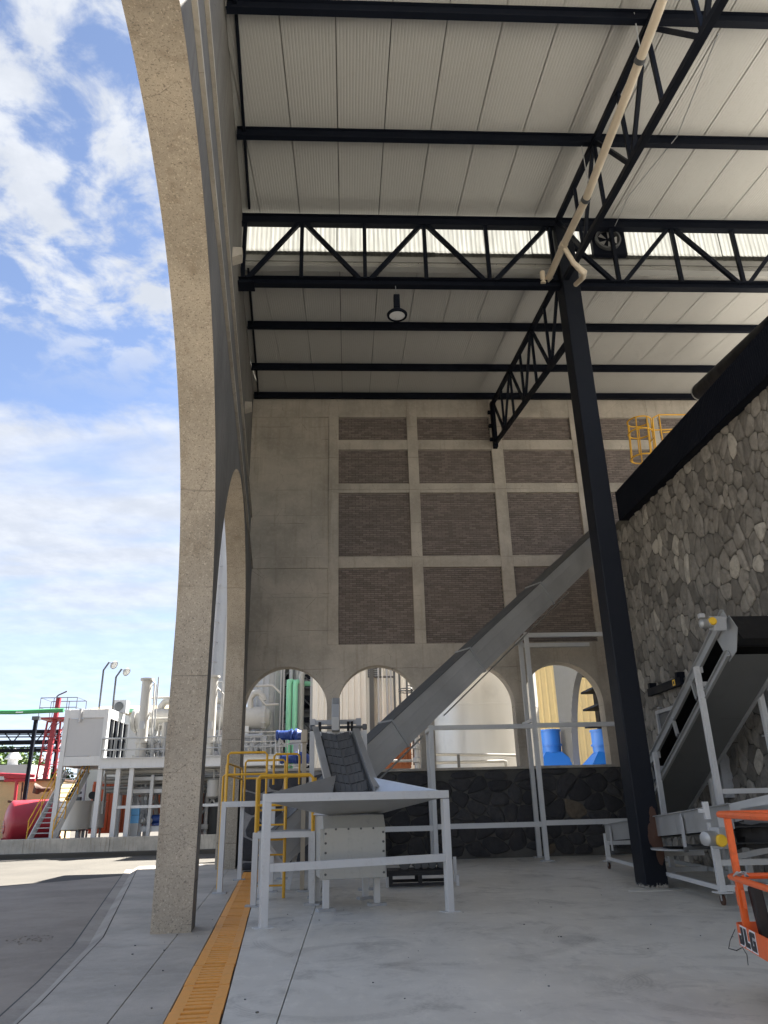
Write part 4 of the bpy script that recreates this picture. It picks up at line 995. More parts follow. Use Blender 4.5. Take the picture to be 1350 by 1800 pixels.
hc = U1+icn*-.42-icd*.26; b = MB(); b.lathe(hc+ix*.05, ix, [(0, 0), (.205, 0), (.21, .01), (.21, icw-.11), (.205, icw-.1), (0, icw-.1)], 26); b.build('head_drum', M['belt'], ic)
b = MB(); b.prism([hc+ix*.04+icd*.30+icn*.25, hc+ix*.04+icd*.36-icn*.10, hc+ix*.04-icn*.36-icd*.0, hc+ix*.04-icd*.35-icn*.33, hc+ix*.04-icd*.4+icn*.25], -ix*.012); b.build('head_plate', M['galv'], ic)
b = MB(); b.prism([hc+icd*.20+icn*.30+ix*.05, hc+icd*.20+icn*.30+ix*(icw-.05), hc+icd*.34-icn*.34+ix*(icw-.05), hc+icd*.34-icn*.34+ix*.05], icd*.01); b.build('discharge_curtain', M['belt'], ic)
mo_ = hc+icd*.12+V((-.20, -.02, .16)); b = MB(); b.box(mo_, (.24, .22, .26), Matrix.Rotation(.3, 3, 'X')); b.build('gear_box', M['whited'], ic, bevel=.015)
b = MB(); b.lathe(mo_+V((-.12, -.02, 0)), (-1, -.1, -.05), [(0, 0), (.085, 0), (.09, .03), (.08, .05), (.09, .08), (.08, .1), (.09, .13), (.085, .22), (.04, .25), (0, .25)], 18); mot = b.build('motor', M['inoxd'], ic)
b = MB(); b.lathe(mo_+V((-.14, -.11, .02)), (0, -1, 0), [(0, .03), (.06, .03), (.075, .01), (.075, -.03), (0, -.03)], 16); b.build('fan_cap', M['sun'], mot)
MB().box(mo_+V((-.30, -.02, .14)), (.10, .10, .08)).build('terminal_box', M['pale'], ic, bevel=.01)
for (u, v) in ((1224, 1172), (1151, 1322)):
    tp_ = AX(u, v, X0-.09)
    for s in (0, icw+.18):
        MB().beam(V((X0-.09+s, tp_.y, 0)), V((X0-.09+s, tp_.y, tp_.z)), .10, .10, (0, 1, 0)).build('support_leg', M['white'], ic)
    for z in (tp_.z-.35, tp_.z*.42): MB().bb((X0-.03, tp_.y-.04, z-.045), (X0+icw+.03, tp_.y+.04, z+.045)).build('leg_brace', M['white'], ic)
    b = MB(); b.box(tp_+V((.06, 0, -.05)), (.06, .16, .16)); b.build('leg_clamp', M['pale'], ic)
for f_ in (.22, .50, .70):
    q = U0+(U1-U0)*f_+icn*-.12-ix*.03; b = MB(); b.beam(q, q-icn*.40-icd*.08, .05, .07, ix); b.build('idler_bracket', M['galv'], ic)
    b = MB(); b.cyl(q-icn*.40-icd*.08-ix*.02, q-icn*.40-icd*.08+ix*icw, .045, n=10); b.build('idler_roller', M['dark'], ic)

# fittings on the stone wall
wx = SX-.06
def wrect(u0, v0, u1, v1): a, c = AX(u0, v0, wx), AX(u1, v1, wx); return a, c
a, c = AX(1148, 1218, wx), AX(1207, 1200, wx)
wb = thing('wall_track', 'black steel track bar fixed on the stone wall above the left hatch', 'track bar', a)
MB().bb((wx-.16, c.y, a.z-.10), (wx-.06, a.y, a.z+.10)).build('track', M['navy'], wb)
for y in (a.y-.05, c.y+.3): MB().bb((wx-.14, y-.12, a.z+.105), (wx+.1, y, a.z+.25)).build('track_bracket', M['navy'], wb)
sg = thing('yellow_tag', 'small square yellow tag fixed on the black wall track', 'tag', (wx-.17, c.y+.35, a.z)); MB().bb((wx-.172, c.y+.30, a.z-.07), (wx-.163, c.y+.45, a.z+.08)).build('tag_plate', M['sun'], sg); MB().bb((wx-.176, c.y+.345, a.z-.03), (wx-.1722, c.y+.405, a.z+.04)).build('tag_mark', M['ink'], sg)
def hatch(u0, v0, u1, v1, label, pm, dy=None, dz=None):
    a = AX(u0, v0, wx); c = AX(u1, v1, wx); y1, y0 = a.y, c.y if dy is None else a.y-dy; z1, z0 = a.z, c.z if dz is None else a.z-dz
    h = thing('wall_hatch', label, 'hatch', (wx, (y0+y1)/2, z0), 'steel hatches on the stone wall')
    for p, q in (((y0, z0), (y1, z0+.09)), ((y0, z1-.09), (y1, z1)), ((y0, z0+.091), (y0+.09, z1-.091)), ((y1-.09, z0+.091), (y1, z1-.091))): MB().bb((wx-.14, p[0], p[1]), (wx+.1, q[0], q[1])).build('hatch_frame', M['whited'], h)
    MB().bb((wx-.08, y0+.092, z0+.092), (wx+.1, y1-.092, z1-.092)).build('hatch_panel', M[pm], h)
    for y, z in ((y0+.3, z1+.06), (y1-.3, z1+.06), (y1+.07, (z0+z1)/2), (y1+.07, z0+.3)):
        b = MB(); b.cyl((wx-.14, y, z), (wx-.02, y, z), .018, n=6); b.box((wx-.15, y, z), (.03, .1, .03)); b.build('clamp', M['galv'], h)
hatch(1160, 1250, 1245, 1330, 'dark glazed steel hatch on the stone wall behind the inclined belt', 'dark')
hatch(1243, 1310, 1287, 1402, 'narrow grey steel hatch low on the stone wall under the inclined belt', 'inoxd')
hatch(1338, 1195, 1400, 1395, 'large grey steel hatch on the stone wall at the right edge', 'whited')

# ================================================================== orange lift basket
bk = thing('lift_basket', 'orange work platform basket with guard rails and black lettering at the lower right', 'work platform', (4, 6.2, .37))
zb_ = .40; A0 = F(1296, 1659, zb_); A1 = F(1352, 1692, zb_)
bd = (A1-A0); bd.z = 0; bd.normalize(); bn = V((-bd.y, bd.x, 0))
if bn.x < 0: bn = -bn
BLn, BWd = 1.75, .80
def ring(z, ins=0., r=.09, x0=0., sc=1.):
    pts = []
    for (cx_, cy_, a0) in ((r, r, math.pi), (BLn-r, r, 1.5*math.pi), (BLn-r, BWd-r, 0), (r, BWd-r, .5*math.pi)):
        for i in range(6):
            a = a0+i/5*math.pi/2; pts.append(A0+bd*(cx_+(r-ins)*math.cos(a))+bn*(cy_+(r-ins)*math.sin(a))+V((0, 0, z-zb_)))
    return pts
def band(z0_, z1_, t_, name, m, fl=0.):
    o = [ring(z0_), ring(z1_), ring(z1_, t_), ring(z0_, t_)]; n = 24; b = MB(); b.add([p for q in o for p in q], [(k*n+i, k*n+(i+1) % n, ((k+1) % 4)*n+(i+1) % n, ((k+1) % 4)*n+i) for k in range(4) for i in range(n)], True); return b.build(name, m, bk)
toe = AY(1289, 1620, A0.y).z; band(zb_, toe, .008, 'toe_board', M['lift'])
b = MB(); b.prism(ring(zb_+.012, .009), (0, 0, .02)); b.build('deck', M['liftd'], bk)
ztop = AY(1262, 1431, A0.y+.1).z; zmid = AY(1276, 1538, A0.y+.1).z
b = MB(); b.tube([p+bd*0 for p in ring(ztop, .02)], .030, 8, closed=True); b.build('top_rail', M['lift'], bk)
b = MB(); b.tube(ring(zmid, .02), .026, 8, closed=True); b.build('mid_rail', M['lift'], bk)
for (x, y) in ((.22, .045), (BLn-.2, .045), (BLn-.2, BWd-.02), (.35, BWd-.02)):
    p = A0+bd*x+bn*y; MB().beam(V((p.x, p.y, zb_+.0)), V((p.x, p.y, ztop-.02)), .052, .052, bd).build('stanchion', M['lift'], bk)
pg = A0+bd*.16+bn*.04
for k, o_ in enumerate((-.07, .10)):
    p = pg+bd*(.05+o_); MB().beam(V((p.x, p.y, toe+.14)), V((p.x, p.y, zmid-.08)), .085, .008, bn).build('gusset_plate', M['lift'], bk)
p = A0+bd*.34+bn*.16; b = MB(); b.beam(V((p.x, p.y, toe-.08)), V((p.x-.03, p.y, zmid-.05)), .10, .10, bd); b.build('control_post', M['black'], bk, bevel=.02)
b = MB(); c_ = A0+bd*.30+bn*.05+V((0, 0, zmid+.04-zb_)); b.tube([c_+V((.05*math.sin(i*.9), .03*math.cos(i*1.3), .02*math.sin(i*2.1))) for i in range(18)], .005, 5); b.build('tie_wire', M['galv'], bk)
# lettering on the toe board: J L G as flat cut shapes
def letters(off, gm, mat_, name, thick):
    hh = (toe-zb_)*.80; o = A0+bd*.125+V((0, 0, .022)); wl = .145
    polys = {0: [(.0, 0), (.75, 0), (.95, .18), (.95, 1), (.5, 1), (.5, .3), (.42, .3), (.42, .5), (0, .5)],
             1: [(1.12, 0), (2.02, 0), (2.02, .3), (1.58, .3), (1.58, 1), (1.12, 1)],
             2: [(2.15, .15), (2.32, 0), (3.18, 0), (3.18, .58), (2.72, .58), (2.72, .40), (2.80, .40), (2.80, .28), (2.58, .28), (2.58, .74), (3.18, .74), (3.18, 1), (2.32, 1), (2.15, .85)]}
    for k, pl in polys.items():
        cx_ = sum(p[0] for p in pl)/len(pl); cy_ = sum(p[1] for p in pl)/len(pl); b = MB(); pts = []
        n = len(pl); ar_ = sum(pl[i][0]*pl[(i+1) % n][1]-pl[(i+1) % n][0]*pl[i][1] for i in range(n))
        for i in range(n):     # offset outline outwards by gm
            p0, p1, p2 = pl[i-1], pl[i], pl[(i+1) % n]; d1 = (p1[0]-p0[0], p1[1]-p0[1]); d2 = (p2[0]-p1[0], p2[1]-p1[1]); l1 = math.hypot(*d1); l2 = math.hypot(*d2)
            n1 = (d1[1]/l1, -d1[0]/l1); n2 = (d2[1]/l2, -d2[0]/l2); s = 1/(1+n1[0]*n2[0]+n1[1]*n2[1]+1e-6); s = min(s, 1.2)
            pts.append((p1[0]+(n1[0]+n2[0])*gm*s, p1[1]+(n1[1]+n2[1])*gm*s))
        b.prism([o+bd*(x*wl)+V((0, 0, 1))*(y*hh)-bn*off for x, y in pts], -bn*thick); b.build(name, mat_, bk)
letters(.0015, .09, M['inkw'], 'letter_outline', .0015); letters(.0042, 0, M['ink'], 'letter', .0015)
b = MB(); q = A0+bd*.05-bn*.01+V((0, 0, .02))
b.tube([q+V((0, 0, .1)), q+V((-.07, -.02, .02)), q+V((-.10, -.03, -.04)), q+V((-.03, -.02, -.06)), q+bd*.12+V((0, -.01, -.02)), q+bd*.2+V((0, -.02, -.06)), q+bd*.18+V((0, -.02, -.14))], .003, 5); b.build('loose_wire', M['black'], bk)
# ================================================================== process yard beyond the arcade
b = MB(); b.bb((-70, 35.36, -.15), (-3.2, 80, .30)); b.build('plant_yard', M['yard'], kind='structure')
kb = thing('kerb_wall', 'stained low concrete retaining wall along the far side of the yard', 'wall')
for i in range(14): MB().bb((-3.0-3.6*i-3.59, 35.0, -.14), (-3.0-3.6*i, 35.355, .62)).build('wall_segment', M['kerb'], kb, bevel=.015)
MB().bb((-56, 34.35, -.14), (-3.0, 34.99, .06)).build('kerb_step', M['yard'], kb)
def P(u, v, Y): return AY(u, v, Y)
def vpipe(mb, u, v0, v1, Y, r, n=10):
    a = AY(u, (v0+v1)/2, Y); mb.cyl((a.x, Y, AY(u, v1, Y).z), (a.x, Y, AY(u, v0, Y).z), r, n=n); return a
# raised white control room
cr_ = thing('control_room', 'white panelled control room raised on grey steel legs', 'control room', (-12.2, 36, .6))
xa, xb_, za, zb2 = P(108, 1300, 36).x, P(186, 1300, 36).x, P(140, 1346, 36).z, P(150, 1247, 36).z; yb2 = 39.6
MB().bb((xa+.12, 36.05, za+.42), (xb_-.12, 36.10, zb2-.40)).build('front_panel', M['pale'], cr_)
MB().bb((xa+.05, 36.11, za+.42), (xa+.10, yb2, zb2-.40)).build('side_panel', M['pale'], cr_)
for x in (xa, xb_-.2):
    for y in (36.0, yb2-.2): MB().bb((x, y, .3), (x+.2, y+.2, zb2)).build('leg', M['white'], cr_)
for y in (36.0, yb2-.16): MB().bb((xa+.201, y+.02, za), (xb_-.201, y+.16, za+.40)).build('floor_beam', M['white'], cr_)
for x in (xa+.02, xb_-.16): MB().bb((x, 36.201, za), (x+.14, yb2-.201, za+.40)).build('floor_beam', M['white'], cr_)
MB().bb((xa+.201, 36.01, zb2-.38), (xb_-.201, 36.15, zb2-.02)).build('roof_fascia', M['white'], cr_); MB().bb((xb_-.15, 36.201, zb2-.38), (xb_-.01, yb2-.201, zb2-.02)).build('roof_fascia', M['white'], cr_)
MB().bb((xa+.001, 36.201, zb2-.02), (xb_-.001, yb2-.2, zb2+.04)).build('roof', M['white'], cr_); MB().bb((xa+.13, 36.2, za+.36), (xb_-.2, yb2-.3, za+.40)).build('floor', M['dark'], cr_)
MB().bb((xb_-.12, 36.21, za+.42), (xb_-.09, yb2-.21, zb2-.40)).build('glazing', M['glass'], cr_)
for k in range(9):
    y = 36.3+(yb2-36.6)*k/8; MB().bb((xb_-.089, y, za+.42), (xb_-.02, y+(.05 if k % 3 else .12), zb2-.40)).build('mullion', M['navy'] if k % 2 else M['vgrey'], cr_)
MB().bb((xb_-.088, 36.25, (za+zb2)/2), (xb_-.05, yb2-.3, (za+zb2)/2+.08)).build('transom', M['navy'], cr_)
b = MB(); vpipe(b, 141, 1246, 1270, 35.95, .06); b.build('down_pipe', M['pale'], cr_)
ac = thing('air_conditioner', 'grey air conditioning unit on the control room roof', 'air conditioner', (P(213, 1240, 38).x, 38, zb2))
p = P(213, 1240, 38); MB().bb((p.x-.3, 37.8, zb2+.045), (p.x+.3, 38.4, zb2+.65)).build('casing', M['vgrey'], ac); b = MB(); b.lathe((p.x-.05, 37.795, zb2+.34), (0, -1, 0), [(0, 0), (.2, 0), (.22, .02), (.2, .03), (.05, .03)], 16); b.build('fan_grille', M['dark'], ac)
# stair
st_ = thing('steel_stair', 'open grey steel stair with yellow handrails climbing to the control room', 'stair', (P(68, 1471, 37).x, 37, .3))
s0 = P(47, 1476, 36.0); s0.z = .3; s1 = P(117, 1357, 37.6); wv = V((1.05, -.15, 0)); n = 15
for o_ in (V((0, 0, 0)), wv): MB().beam(s0+o_, s1+o_, .06, .24).build('stringer', M['white'], st_)
for i in range(n): p = s0+(s1-s0)*((i+.5)/n); MB().bb((p.x+.05, p.y-.17, p.z-.02), (p.x+1.0, p.y+.02, p.z+.02)).build('tread', M['galv'], st_)
for o_ in (V((-.05, 0, 0)), wv+V((.05, 0, 0))):
    for h_ in (.55, 1.0): b = MB(); b.tube([s0+o_+UPV*h_, s1+o_+UPV*h_], .025, 6); b.build('handrail', M['yellow'], st_)
    for f_ in (.02, .35, .68, .98): p = s0+(s1-s0)*f_+o_; b = MB(); b.tube([p, p+UPV*1.0], .025, 6); b.build('baluster', M['yellow'], st_)
# red tank
c = P(20, 1448, 38.4); axr = V((.86, .5, .02)).normalized()
rt = thing('red_tank', 'red horizontal pressure tank at the left edge behind the kerb', 'tank', c)
R0 = 1.02; pro = [(0, -.34)]+[(R0*math.sin(a), -.34*math.cos(a)) for a in [i/7*math.pi/2 for i in range(1, 8)]]+[(R0, 1.9)]+[(R0*math.cos(a), 1.9+.34*math.sin(a)) for a in [i/7*math.pi/2 for i in range(1, 8)]]
MB().lathe(c, axr, pro, 32).build('shell', M['red'], rt)
m_ = c-axr*.30+V((.10, .0, -.12)); b = MB(); b.lathe(m_, -axr, [(.22, -.1), (.22, .06), (.30, .06), (.30, .12), (0, .13)], 20); b.build('manhole', M['red'], rt)
b = MB()
for k in range(12): a = k*math.pi/6; q = m_-axr*.125+V((axr.y, -axr.x, 0)).normalized()*math.cos(a)*.25+UPV*math.sin(a)*.25; b.cyl(q, q-axr*.03, .022, n=6)
b.build('bolts', M['pale'], rt)
q = c-axr*.24+V((-.42, 0, .27)); b = MB(); b.box(q+V((0, -.06, 0)), (.16, .01, .36), Matrix.Rotation(math.atan2(axr.x, -axr.y)*0-.9, 3, 'Z')); b.build('stencil_patch', M['pale'], rt)
for t_ in (.3, 1.6): q = c+axr*t_; MB().box((q.x, q.y, .35), (1.3, .25, .5), Matrix.Rotation(.5, 3, 'Z')).build('saddle', M['redd'], rt)
# stainless vats
def vat(u, v0, v1, Y, r, label):
    a = P(u, v0, Y); zt2, zb3 = a.z, P(u, v1, Y).z; t_ = thing('steel_vat', label, 'vat', (a.x, Y, .3), 'stainless vats beside the stair')
    b = MB(); b.lathe((a.x, Y, zb3), (0, 0, 1), [(0, -.05), (r*.5, -.03), (r, .03), (r, zt2-zb3), (r+.03, zt2-zb3), (r+.03, zt2-zb3+.03), (0, zt2-zb3+.05)], 28); b.build('vat_shell', M['vat'], t_)
    for k in range(4): q = .785+k*1.571; x, y = a.x+r*.8*math.cos(q), Y+r*.8*math.sin(q); b = MB(); b.cyl((x, y, .3), (x, y, zb3+.03), .05, n=8); b.build('leg', M['galv'], t_)
    b = MB(); b.tube([(a.x, Y, zt2), (a.x, Y, zt2+.35), (a.x+.25, Y, zt2+.4)], .06, 8); b.box((a.x+.1, Y, zt2+.12), (.3, .3, .16)); b.build('top_fitting', M['dark'], t_); return t_
vat(132, 1409, 1459, 38.6, .76, 'wide stainless vat on legs in front of the orange container'); vat(166, 1410, 1456, 39.4, .55, 'narrower stainless vat half hidden behind the wide one')
MB().beam(P(122, 1408, 38.3), P(156, 1352, 38.9), .22, .22).build('x', M['navy']) if False else None
ch = thing('black_chute', 'slanting black chute between the stair and the stainless vat', 'chute', P(130, 1395, 38.4)); MB().beam(P(120, 1408, 38.4), P(150, 1358, 39.0), .20, .22).build('chute_pipe', M['navy'], ch); b = MB(); b.lathe(P(163, 1398, 37.9), (0, -1, 0), [(0, 0), (.17, .0), (.17, .1), (0, .12)], 16); b.build('valve_wheel', M['black'], ch)
# orange containers
def container(u0, v0, u1, v1, Y, dpt, label, m='cont'):
    a, c_ = P(u0, v0, Y), P(u1, v1, Y); t_ = thing('container', label, 'container', ((a.x+c_.x)/2, Y, .3)); zl = max(.31, c_.z)
    b = MB(); n_ = max(4, int((c_.x-a.x)/.22)); pr_ = []
    for i in range(n_): x = a.x+(c_.x-a.x)*i/n_; q = (c_.x-a.x)/n_; pr_ += [(x, 0), (x+q*.4, 0), (x+q*.5, .03), (x+q*.9, .03)]
    pr_.append((c_.x, 0)); m2 = len(pr_); b.add([(x, Y+h, z) for z in (zl, a.z) for x, h in pr_], [(i, i+1, m2+i+1, m2+i) for i in range(m2-1)]); b.build('ribbed_side', M[m], t_)
    MB().bb((a.x, Y+.04, zl), (c_.x, Y+dpt, a.z)).build('box_body', M[m], t_)
    for z in (zl+.06, a.z-.06): MB().bb((a.x-.03, Y-.03, z-.06), (c_.x+.03, Y-.001, z+.06)).build('edge_rail', M[m], t_)
    for x in (a.x, c_.x): MB().bb((x-.05, Y-.04, zl+.13), (x+.05, Y-.032+.03, a.z-.13)).build('corner_post', M[m], t_)
    return t_
container(166, 1374, 216, 1464, 41.5, 2.5, 'plain orange container behind the stainless vats')
container(219, 1368, 352, 1458, 42.5, 2.5, 'orange container behind the pump skid')
# beige block wall with red pipes
bwz = P(40, 1373, 43).z; bx0, bx1 = P(-60, 1400, 43).x, P(97, 1400, 43).x
bb_ = thing('block_wall', 'low beige block building with a dark coping at the left edge', 'building', (bx0, 43, .3))
MB().bb((bx0, 43.03, .3), (bx1, 46, bwz)).build('wall_core', M['beige'], bb_)
bo2 = MB().box((0, 0, 0), (.58, .06, .285)).build('block', M['beige'], bb_); f0 = True; nr_ = int((bwz-.3)/.30)
for j in range(nr_):
    for i in range(int((bx1-bx0)/.6)):
        p = V((bx0+.3+.6*i+(.15 if j % 2 else 0), 43, .45+.30*j))
        if p.x+.29 > bx1: continue
        if f0: bo2.location = p-LOC[bb_]; f0 = False
        else: part('block', bo2.data, bb_, p)
MB().bb((bx0, 42.9, bwz), (bx1+.05, 46, bwz+.08)).build('coping', M['rust'], bb_)
rp2 = thing('red_pipework', 'red fire pipes running over the beige block building', 'pipework', P(30, 1368, 42))
for pts, r_ in (([(-10, 1361), (61, 1364)], .09), ([(8, 1366), (50, 1367)], .08), ([(8, 1372), (62, 1371)], .08), ([(30, 1372), (26, 1408)], .09)):
    b = MB(); b.tube([P(u, v, 42.2) for u, v in pts], r_, 8); b.build('pipe_run', M['red'], rp2)
b = MB(); b.tube([P(40, 1375, 42), P(37, 1412, 42)], .05, 8); b.tube([P(14, 1409, 42), P(58, 1409, 42)], .06, 8); b.build('valve_header', M['rust'], rp2)
vv = thing('relief_valve', 'dark brown angled valve standing out from the beige wall', 'valve', P(72, 1389, 41.5)); b = MB(); b.tube([P(62, 1395, 41.5), P(66, 1385, 41.5), P(74, 1388, 41.5), P(90, 1388, 41.5)], [.16, .2, .12, .10], 10); b.build('valve_body', M['rust'], vv)
# green pipe and its post, black pipe rack
gp = thing('green_pipe', 'long bright green pipe running in from the left to the control room', 'pipe', P(50, 1252, 40)); b = MB(); b.tube([P(-90, 1252, 40), P(30, 1252, 40), P(112, 1248.5, 40)], .11, 12); b.build('pipe_run', M['greend'], gp)
b = MB(); q = P(34, 1252, 39.87); b.bb((q.x-.18, q.y-.004, q.z-.03), (q.x+.18, q.y, q.z+.03)); b.build('pipe_marker', M['inkw'], gp)
gpo = thing('pipe_post', 'black steel post carrying the green pipe', 'post', (P(47, 1405, 40).x, 40, .3)); q = P(64, 1262, 40); MB().beam((q.x, 40, .3), (q.x, 40, q.z-.12), .16, .16, (0, 1, 0)).build('shaft', M['navy'], gpo); MB().box((q.x, 40, q.z-.02), (.34, .3, .18)).build('saddle', M['dark'], gpo)
pk = thing('pipe_rack', 'rack of dark horizontal pipes crossing far left behind the red tower', 'pipe rack', P(40, 1305, 50))
for v0, v1, r_ in ((1287, 1286, .13), (1307, 1304, .14), (1321, 1318, .12), (1296, 1295, .04), (1316, 1313, .04), (1292, 1291, .03)):
    b = MB(); b.tube([P(-90, v0, 50), P(108, v1, 50)], r_, 8); b.build('pipe_run', M['navy'], pk)
for u in (-30, 8, 48, 78):
    b = MB(); b.beam(P(u, 1288, 50), P(u+14, 1306, 50), .06, .06); b.beam(P(u+28, 1288, 50), P(u+14, 1306, 50), .06, .06); b.build('brace', M['navy'], pk)
for u in (-40, 104): q = P(u, 1290, 50.2); MB().beam((q.x, 50.2, .3), (q.x, 50.2, q.z), .2, .2, (0, 1, 0)).build('rack_post', M['navy'], pk)
# red lattice tower
tw_ = thing('red_tower', 'red lattice ladder tower with a caged top platform behind the control room', 'tower', (P(92, 1365, 45).x, 45, .3))
tx = P(95, 1300, 45).x; tzt = P(97, 1238, 45).z
def twp(x, y, f_): return V((tx+x*(1.25-.6*f_), 45+y*(1.25-.6*f_), .3+(tzt-.3)*f_))
for x, y in ((-.5, -.5), (.5, -.5), (-.5, .5), (.5, .5)): b = MB(); b.tube([twp(x, y, 0), twp(x, y, .86)], .055, 6); b.build('leg', M['redd'], tw_)
for k in range(8):
    f_, g_ = k*.86/8, (k+1)*.86/8
    for a, c_ in (((-.5, -.5), (.5, -.5)), ((.5, -.5), (.5, .5)), ((-.5, -.5), (-.5, .5))):
        b = MB(); b.tube([twp(*a, f_), twp(*c_, g_)], .025, 5); b.tube([twp(*a, g_), twp(*c_, g_)], .025, 5); b.build('brace', M['redd'], tw_)
b = MB(); b.beam((tx-.05, 44.4, .5), (tx+.05, 44.75, tzt+.35), .22, .22, (0, 1, 0)); b.build('riser_pipe', M['redd'], tw_)
pz2 = P(97, 1264, 45).z; MB().bb((tx-.75, 44.2, pz2-.06), (tx+.75, 45.8, pz2+.02)).build('platform', M['redd'], tw_)
for h_ in (.55, 1.1): b = MB(); b.tube([(tx-.75, 44.2, pz2+h_), (tx+1.3, 44.2, pz2+h_), (tx+1.3, 45.8, pz2+h_), (tx-.75, 45.8, pz2+h_)], .022, 5, closed=True); b.build('guard_rail', M['dark'], tw_)
for x, y in ((-.75, 44.2), (0, 44.2), (.75, 44.2), (1.3, 44.2), (1.3, 45.8), (.3, 45.8), (-.75, 45.8)): b = MB(); b.tube([(tx+x, y, pz2), (tx+x, y, pz2+1.1)], .022, 5); b.build('rail_post', M['dark'], tw_)
for k in range(11): z = .8+k*.58; b = MB(); b.tube(arc((tx+.62, 44.4, z), (1, 0, 0), (0, 1, 0), .34, -2.2, 2.2, 8), .018, 5); b.build('cage_hoop', M['redd'], tw_)
b = MB(); b.tube([(tx, 44.5, tzt+.35), (tx+.1, 44.5, tzt+.45), (tx+.6, 44.4, tzt+.65)], .04, 6); b.build('water_cannon', M['dark'], tw_)
# lamp posts on the control room roof
def lampost(u0, v0, u1, v1, u2, v2, label):
    Y = 37.8; a = P(u0, v0, Y); k_ = P(u1, v1, Y); e = P(u2, v2, Y); a.x = k_.x; a.z = zb2+.04
    t_ = thing('flood_lamp', label, 'lamp post', a, 'flood lamps on the control room roof')
    b = MB(); b.tube([a, k_, e], .045, 8); b.build('mast', M['dark'], t_); d2 = V((.75, -.3, -.5)).normalized()
    b = MB(); b.tube([e, e+V((.14, 0, -.08))], .025, 6); b.lathe(e+V((.14, 0, -.07)), d2, [(0, -.03), (.08, 0), (.20, .12), (.21, .2), (.19, .2)], 14); lh = b.build('lamp_head', M['galv'], t_); b = MB(); b.lathe(e+V((.14, 0, -.07)), d2, [(0, .185), (.19, .185)], 14); b.build('lens', M['lamp'], lh); return t_
lampost(178, 1246, 182, 1178, 192, 1164, 'taller left flood lamp on the control room roof'); lampost(200, 1246, 204, 1190, 214, 1176, 'shorter right flood lamp on the control room roof')
# deck with railing
dk = thing('process_deck', 'raised pale grey steel deck with railing beside the control room', 'platform', (-8, 36, .3))
dz0, dz1 = P(250, 1350, 36).z, P(250, 1331, 36).z; dxl, dxr = P(177, 1335, 36).x, P(505, 1330, 36).x
MB().ibeam((dxl, 36, (dz0+dz1)/2), (dxr, 36, (dz0+dz1)/2), .24, dz1-dz0, .03).build('edge_beam', M['white'], dk); MB().ibeam((dxl, 39.5, (dz0+dz1)/2), (dxr, 39.5, (dz0+dz1)/2), .24, dz1-dz0, .03).build('edge_beam', M['white'], dk)
MB().bb((dxl, 36.13, dz1-.09), (dxr, 39.37, dz1-.05)).build('deck_plate', M['galv'], dk)
for i in range(7): x = dxl+.2+(dxr-dxl-.4)*i/6; MB().bb((x-.06, 36.13, dz0+.02), (x+.06, 39.37, dz1-.10)).build('joist', M['white'], dk)
for u in (202, 226, 300, 390, 470):
    x = P(u, 1420, 36.1).x
    for y in (36.1, 39.4): MB().beam((x, y, .3), (x, y, dz0-.001), .2, .2, (0, 1, 0)).build('column', M['white'], dk)
for v in (1297, 1317): z = P(250, v, 35.9).z; b = MB(); b.tube([(dxl, 37.5, z), (dxl, 35.95, z), (dxr, 35.95, z)], .03, 6); b.build('handrail', M['galv'], dk)
zt3 = P(250, 1297, 35.9).z
for i in range(16): x = dxl+(dxr-dxl)*i/15; b = MB(); b.tube([(x, 35.95, dz1), (x, 35.95, zt3)], .025, 6); b.build('rail_post', M['galv'], dk)
for k in range(9):      # pipes and cable trays hung under the deck
    v = 1352+k*5.5; Y = 36.6+.28*k; u0_ = r_.choice((178, 186, 204)) if False else (178, 186, 204)[k % 3]; b = MB(); q0, q1 = P(u0_, v, Y), P(500, v-12, Y); q1.z = q0.z
    b.tube([q0-UPV*(.5 if k % 2 else 1.4), q0, q1], (.05, .08, .035)[k % 3], 7); b.build('hung_pipe', M[('vgrey', 'vessel', 'galv')[k % 3]], dk)
for u0_, u1_ in ((202, 226), (226, 300), (300, 390)):
    xa3, xb4 = P(u0_, 1420, 36.1).x+.1, P(u1_, 1420, 36.1).x-.1; MB().bb((xa3, 36.05, 1.75), (xb4, 36.15, 1.87)).build('tie_beam', M['white'], dk)
    b = MB(); b.beam((xa3, 39.4, .5), (xb4, 39.4, dz0-.1), .08, .08); b.build('diagonal_brace', M['white'], dk)
# vessels on the deck
def hvessel(u0, u1, v, Y, r, label, m='vessel'):
    a, c_ = P(u0, v, Y), P(u1, v, Y); c_.z = a.z; L_ = c_.x-a.x; t_ = thing('process_vessel', label, 'vessel', (a.x, Y, a.z), None)
    b = MB(); b.lathe(a, (1, 0, 0), [(0, -.3*r), (r*.6, -.24*r), (r*.92, -.1*r), (r, .06), (r+.08, .06), (r+.08, .16), (r, .16), (r, L_*.5), (r+.01, L_*.5), (r+.01, L_*.5+.03), (r, L_*.5+.03), (r, L_-.2), (r+.09, L_-.2), (r+.09, L_-.08), (r*.95, L_-.07), (r*.7, L_+.12), (0, L_+.18)], 28); b.build('shell', M[m], t_)
    for f_ in (.15, .5, .85): x = a.x+L_*f_; MB().bb((x-.12, Y-r*.7, dz1-.05), (x+.12, Y+r*.7, a.z-r*.75)).build('saddle', M['white'], t_)
    b = MB()
    for k in range(14): q = k*.449; b.box((a.x+L_-.14, Y+math.cos(q)*(r+.07), a.z+math.sin(q)*(r+.07)), (.22, .05, .05))
    b.build('flange_bolts', M['galv'], t_); return t_
hvessel(236, 470, 1266, 38.0, .54, 'large cream horizontal vessel on the deck, the upper of two'); hvessel(255, 464, 1308, 37.6, .38, 'smaller pale horizontal vessel lying under the large cream one', 'vgrey')
